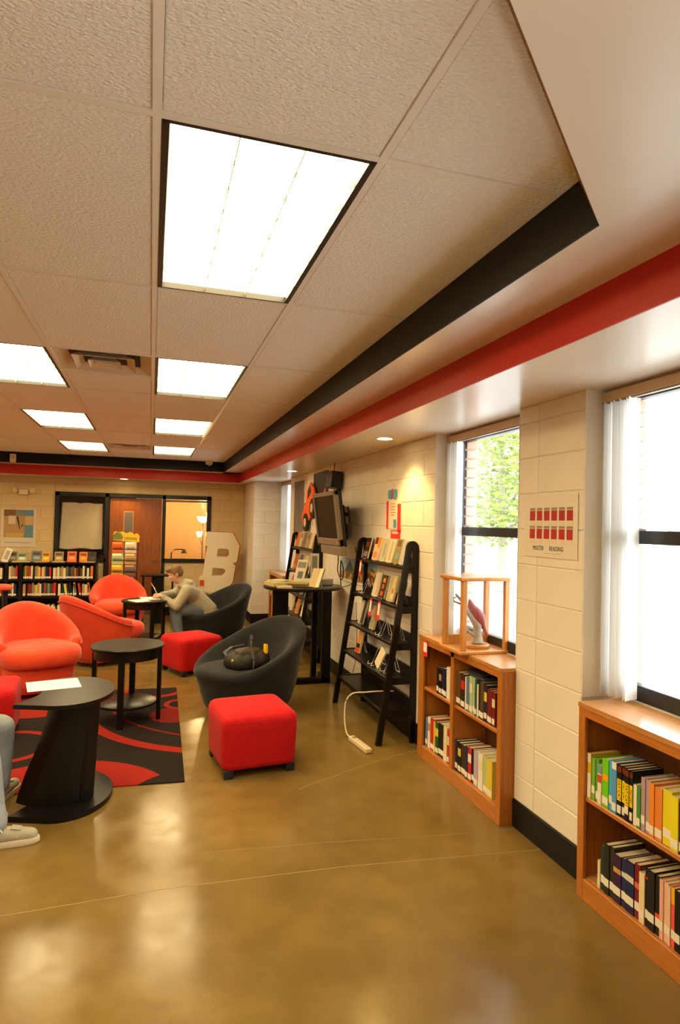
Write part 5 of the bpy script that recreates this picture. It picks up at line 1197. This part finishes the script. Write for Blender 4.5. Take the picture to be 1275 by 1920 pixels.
def head_parts(c, face, tiltd, s=1.0):
    """face: horizontal direction looked to, tiltd: downward nod"""
    f = Vector(face).normalized(); u = Vector((0, 0, 1)); r = f.cross(u)
    f2 = f * math.cos(tiltd) - u * math.sin(tiltd); u2 = u * math.cos(tiltd) + f * math.sin(tiltd)
    m3 = Matrix((f2, r, u2)).transposed(); c = Vector(c)
    P = lambda a, b, z: c + (f2 * a + r * b + u2 * z) * s
    ext = [(P(-.012, 0, .03), (.098 * s, .076 * s, .088 * s), m3), (P(.018, 0, -.02), (.072 * s, .064 * s, .085 * s), m3), (P(.045, 0, -.075), (.038 * s, .036 * s, .032 * s), m3), (P(.03, 0, -.055), (.05 * s, .05 * s, .04 * s), m3),
           (P(.083, 0, .035), (.014 * s, .045 * s, .012 * s), m3), (P(.094, 0, -.012), (.015 * s, .013 * s, .022 * s), m3), (P(.104, 0, -.022), (.014 * s, .013 * s, .012 * s), m3), (P(.082, 0, -.050), (.012 * s, .022 * s, .007 * s), m3), (P(.081, 0, -.062), (.011 * s, .019 * s, .007 * s), m3)]
    for q in (-1, 1): ext += [(P(-.008, q * .077, -.008), (.020 * s, .008 * s, .032 * s), m3), (P(.062, q * .036, -.022), (.022 * s, .02 * s, .02 * s), m3)]
    return ext, P, m3
def person(label, J, skin_voxel=.006, hair=True, hoodie=M_hoodie, jeans=M_jeans, shoes=True, loc=(0, 0, 0)):
    t = thing('person', label, 'person', loc)
    V = lambda k: Vector(J[k])
    ext, P, m3 = head_parts(J['head'], J['face'], J['nod'])
    hc = hand_chains(J['wr'], J['dr'], J['sr'], J['ur'], J.get('cr', .6)) + hand_chains(J['wl'], J['dl'], J['sl'], J['ul'], J.get('cl', .6))
    body = [[(V('neck'), .052), (V('head') + Vector((0, 0, -.06)), .050)], [(V('pelvis'), .10), (V('chest'), .10), (V('neck'), .050)]]
    for q in 'rl':
        body += [[(V('neck') + Vector((0, 0, -.03)), .036), (V('sh' + q), .038), (V('el' + q), .036), (V('w' + q), .026)], [(V('pelvis'), .09), (V('kn' + q), .062), (V('an' + q), .040), (V('an' + q) + Vector((0, 0, -.04)), .036)]]
    blob('body', body + hc, skin_voxel, M_skin, t, 5, extra=ext)
    if hair:
        he = [(P(-.022, 0, .048), (.102, .084, .080), m3), (P(-.055, 0, .0), (.066, .078, .072), m3), (P(.05, 0, .098), (.052, .060, .026), m3), (P(.066, .012, .088), (.034, .05, .022), m3)]
        for q in (-1, 1): he.append((P(.000, q * .068, .030), (.034, .018, .040), m3))
        blob('hair', [], .007, M_hair, t, 2, extra=he)
        for q in (-1, 1):
            MB().ball(P(.080, q * .030, .008), .011).build('eye', mat('eye_white', (.7, .66, .6), .3), t, smooth=True)
    up_dir = (V('neck') - V('pelvis')).normalized()
    hd = [[(V('pelvis') + Vector((0, 0, -.01)), .150), (V('pelvis').lerp(V('chest'), .5), .146), (V('chest'), .150), (V('neck') - up_dir * .035, .105)]]
    for q in 'rl':
        hd += [[(V('chest').lerp(V('sh' + q), .4), .125), (V('sh' + q), .088), (V('sh' + q).lerp(V('el' + q), .5), .074), (V('el' + q), .066), (V('el' + q).lerp(V('w' + q), .6), .052), (V('w' + q).lerp(V('el' + q), .12), .042)]]
    bk = -Vector(J['face']).normalized()
    hdx = [(V('neck') + bk * .075 + Vector((0, 0, .012)), (.085, .115, .055)), (V('neck') + bk * .02 + Vector((0, 0, .015)), (.09, .105, .040)), (V('neck') + bk * .135 + Vector((0, 0, -.045)), (.060, .105, .075)), (V('neck') + Vector((0, 0, -.02)), (.085, .15, .05))]
    blob('hoodie', hd, .011, hoodie, t, 5, extra=hdx)
    # ribbed hem and cuffs
    for q in 'rl':
        a, b_ = V('w' + q).lerp(V('el' + q), .05), V('w' + q).lerp(V('el' + q), .24); MB().tube([a, a.lerp(b_, .5), b_], [.040, .044, .046], 14).build('cuff', mat('hoodie_rib', (.34, .30, .21), .9), t, smooth=True)
    for k in (-1, 1):
        r_ = Vector(J['face']).cross(Vector((0, 0, 1))).normalized(); p0 = V('neck') + Vector(J['face']).normalized() * .085 + r_ * .035 * k
        MB().tube([p0, p0 + Vector((0, 0, -.05)) + Vector(J['face']).normalized() * .02, p0 + Vector((0, 0, -.12)) + Vector(J['face']).normalized() * .02], .004, 6).build('drawstring', M_paper, t)
    jn = [[(V('pelvis') + Vector((0, 0, -.02)), .140)]]
    for q in 'rl':
        jn.append([(V('pelvis').lerp(V('kn' + q), .12), .125), (V('pelvis').lerp(V('kn' + q), .5), .105), (V('kn' + q), .084), (V('kn' + q).lerp(V('an' + q), .4), .080), (V('kn' + q).lerp(V('an' + q), .8), .072), (V('an' + q) + Vector((0, 0, .02)), .070)])
    rr_ = random.Random(4)
    fold = []
    for q in 'rl':
        for k in range(7):
            u = rr_.uniform(.05, .98); c = V('kn' + q).lerp(V('an' + q), u) + Vector((rr_.uniform(-.05, .05), rr_.uniform(-.05, .05), 0)); fold.append((c, (.042, .042, .018)))
    blob('jeans', jn, .011, jeans, t, 4, extra=fold)
    if shoes:
        for q in 'rl':
            f = Vector(J['foot' + q]); f.z = 0; f.normalize(); r_ = Vector((-f.y, f.x, 0)); a = V('an' + q); o3 = Vector((a.x, a.y, 0)) - f * .055
            W = lambda x, y, z: o3 + f * x + r_ * y + Vector((0, 0, z))
            sh = [[(W(.03, 0, .075), .042), (W(.07, 0, .085), .045)], [(W(.03, 0, .045), .040), (W(.12, 0, .055), .044), (W(.19, .004, .046), .040), (W(.235, .004, .040), .036)], [(W(.04, 0, .10), .040), (W(.05, 0, .125), .043)]]
            s_ = blob('shoe', sh, .006, M_shoe, t, 6)
            pl_ = []
            for k in range(36):
                b_ = 2 * PI * k / 36; x = .115 + .165 * math.cos(b_); wd = (.042 + .010 * math.cos(b_ - .3)) * 1.02; pl_.append((x, wd * math.copysign(abs(math.sin(b_)) ** .75, math.sin(b_))))
            so2 = MB(); so2.rows([[W(x * k_ + .115 * (1 - k_), y * k_, z) for x, y in pl_] for k_, z in ((.96, .001), (1.0, .006), (1.0, .024), (.97, .032), (.6, .034))], True, False, True, True); so2.build('sole', M_sole, s_, smooth=True)
            for k in range(5):
                x = .075 + .024 * k; z = .112 - .011 * k; MB().tube([W(x, -.034, z - .018), W(x + .004, -.015, z - .001), W(x + .008, .015, z - .001), W(x + .012, .034, z - .018)], .0042, 6).build('lace', M_paper, s_)
            for sg in (-1, 1): MB().tube([W(.085, .002 * sg, .108), W(.075, .022 * sg, .125), W(.09, .045 * sg, .112), W(.105, .05 * sg, .09)], .0035, 6).build('lace', M_paper, s_)
            MB().obox(Matrix.Translation(W(.165, -.0, .088)) @ Matrix((f, r_, Vector((0, 0, 1)))).transposed().to_4x4() @ Matrix.Rotation(.22, 4, 'Y'), .05, .05, .004).build('toe_panel', M_shoe, s_, bev=.002)
    return t
# student writing at the far round table, facing -x
person('student in a sage hoodie and jeans bent over writing at table', dict(
    head=(.345, 8.98, .985), face=(-1, -.12, 0), nod=.50, neck=(.455, 9.0, .845), chest=(.60, 9.02, .66), pelvis=(.80, 9.04, .47),
    shr=(.49, 9.17, .765), shl=(.50, 8.83, .765), elr=(.33, 9.26, .675), ell=(.36, 8.76, .56), wr=(.155, 9.05, .685), wl=(.175, 8.86, .690),
    dr=(-.9, -.3, .05), sr=(0, -.9, .3), ur=(-.1, .2, 1), dl=(-.9, .2, .1), sl=(0, .8, .5), ul=(0, -.6, .8), cr=.65, cl=.6,
    knr=(.36, 9.18, .50), knl=(.35, 8.88, .50), anr=(.44, 9.20, .09), anl=(.42, 8.86, .09), footr=(-1, .1, 0), footl=(-1, -.05, 0)))
o = MB(); o.box(-.105, .105, -.14, .14, 0, .0012); p_ = o.build('paper_sheet', M_paper); p_.location = (.085, 8.98, .755); p_.rotation_euler = (.1, D2(62), .2); tag(p_, 'white sheet the student holds up above the table', 'paper')
o = MB().tube([(.095, 8.985, .72), (.075, 9.0, .80)], .004, 8).build('pen', flat((214, 206, 190)), smooth=True); tag(o, 'slim white pen upright in the student hand', 'pen')
o = MB().box(-.11, .11, -.14, .14, 0, .012).build('notebook', M_paper, bev=.002); o.location = (.02, 8.95, .6455); o.rotation_euler = (0, 0, .3); tag(o, 'open white notebook under the student hands', 'notebook')
o = MB().box(-.105, .105, -.14, .14, 0, .0015).build('paper_sheet', M_paper); o.location = (-.12, 8.76, .6455); o.rotation_euler = (0, 0, .5); tag(o, 'loose white sheet at the left of the student table', 'paper')
# visitor seated at the left edge, legs in view, facing +x
person('seated visitor in pale jeans and grey sneakers at left edge', dict(
    head=(-1.42, 4.02, 1.27), face=(1, .05, 0), nod=.2, neck=(-1.47, 4.03, 1.12), chest=(-1.47, 4.05, .86), pelvis=(-1.32, 4.03, .575),
    shr=(-1.45, 3.84, 1.03), shl=(-1.45, 4.26, 1.03), elr=(-1.36, 3.77, .80), ell=(-1.36, 4.33, .80), wr=(-1.14, 3.84, .72), wl=(-1.14, 4.24, .72),
    dr=(.95, .2, -.1), sr=(0, 1, .1), ur=(0, 0, 1), dl=(.95, -.2, -.1), sl=(0, -1, .1), ul=(0, 0, 1), cr=.5, cl=.5,
    knr=(-.84, 3.76, .56), knl=(-.83, 4.17, .46), anr=(-.745, 3.66, .10), anl=(-.84, 4.22, .10), footr=(1, .02, 0), footl=(.35, 1, 0)),
    hoodie=mat('navy_hoodie', (.06, .07, .10), .9), jeans=M_jeans2)
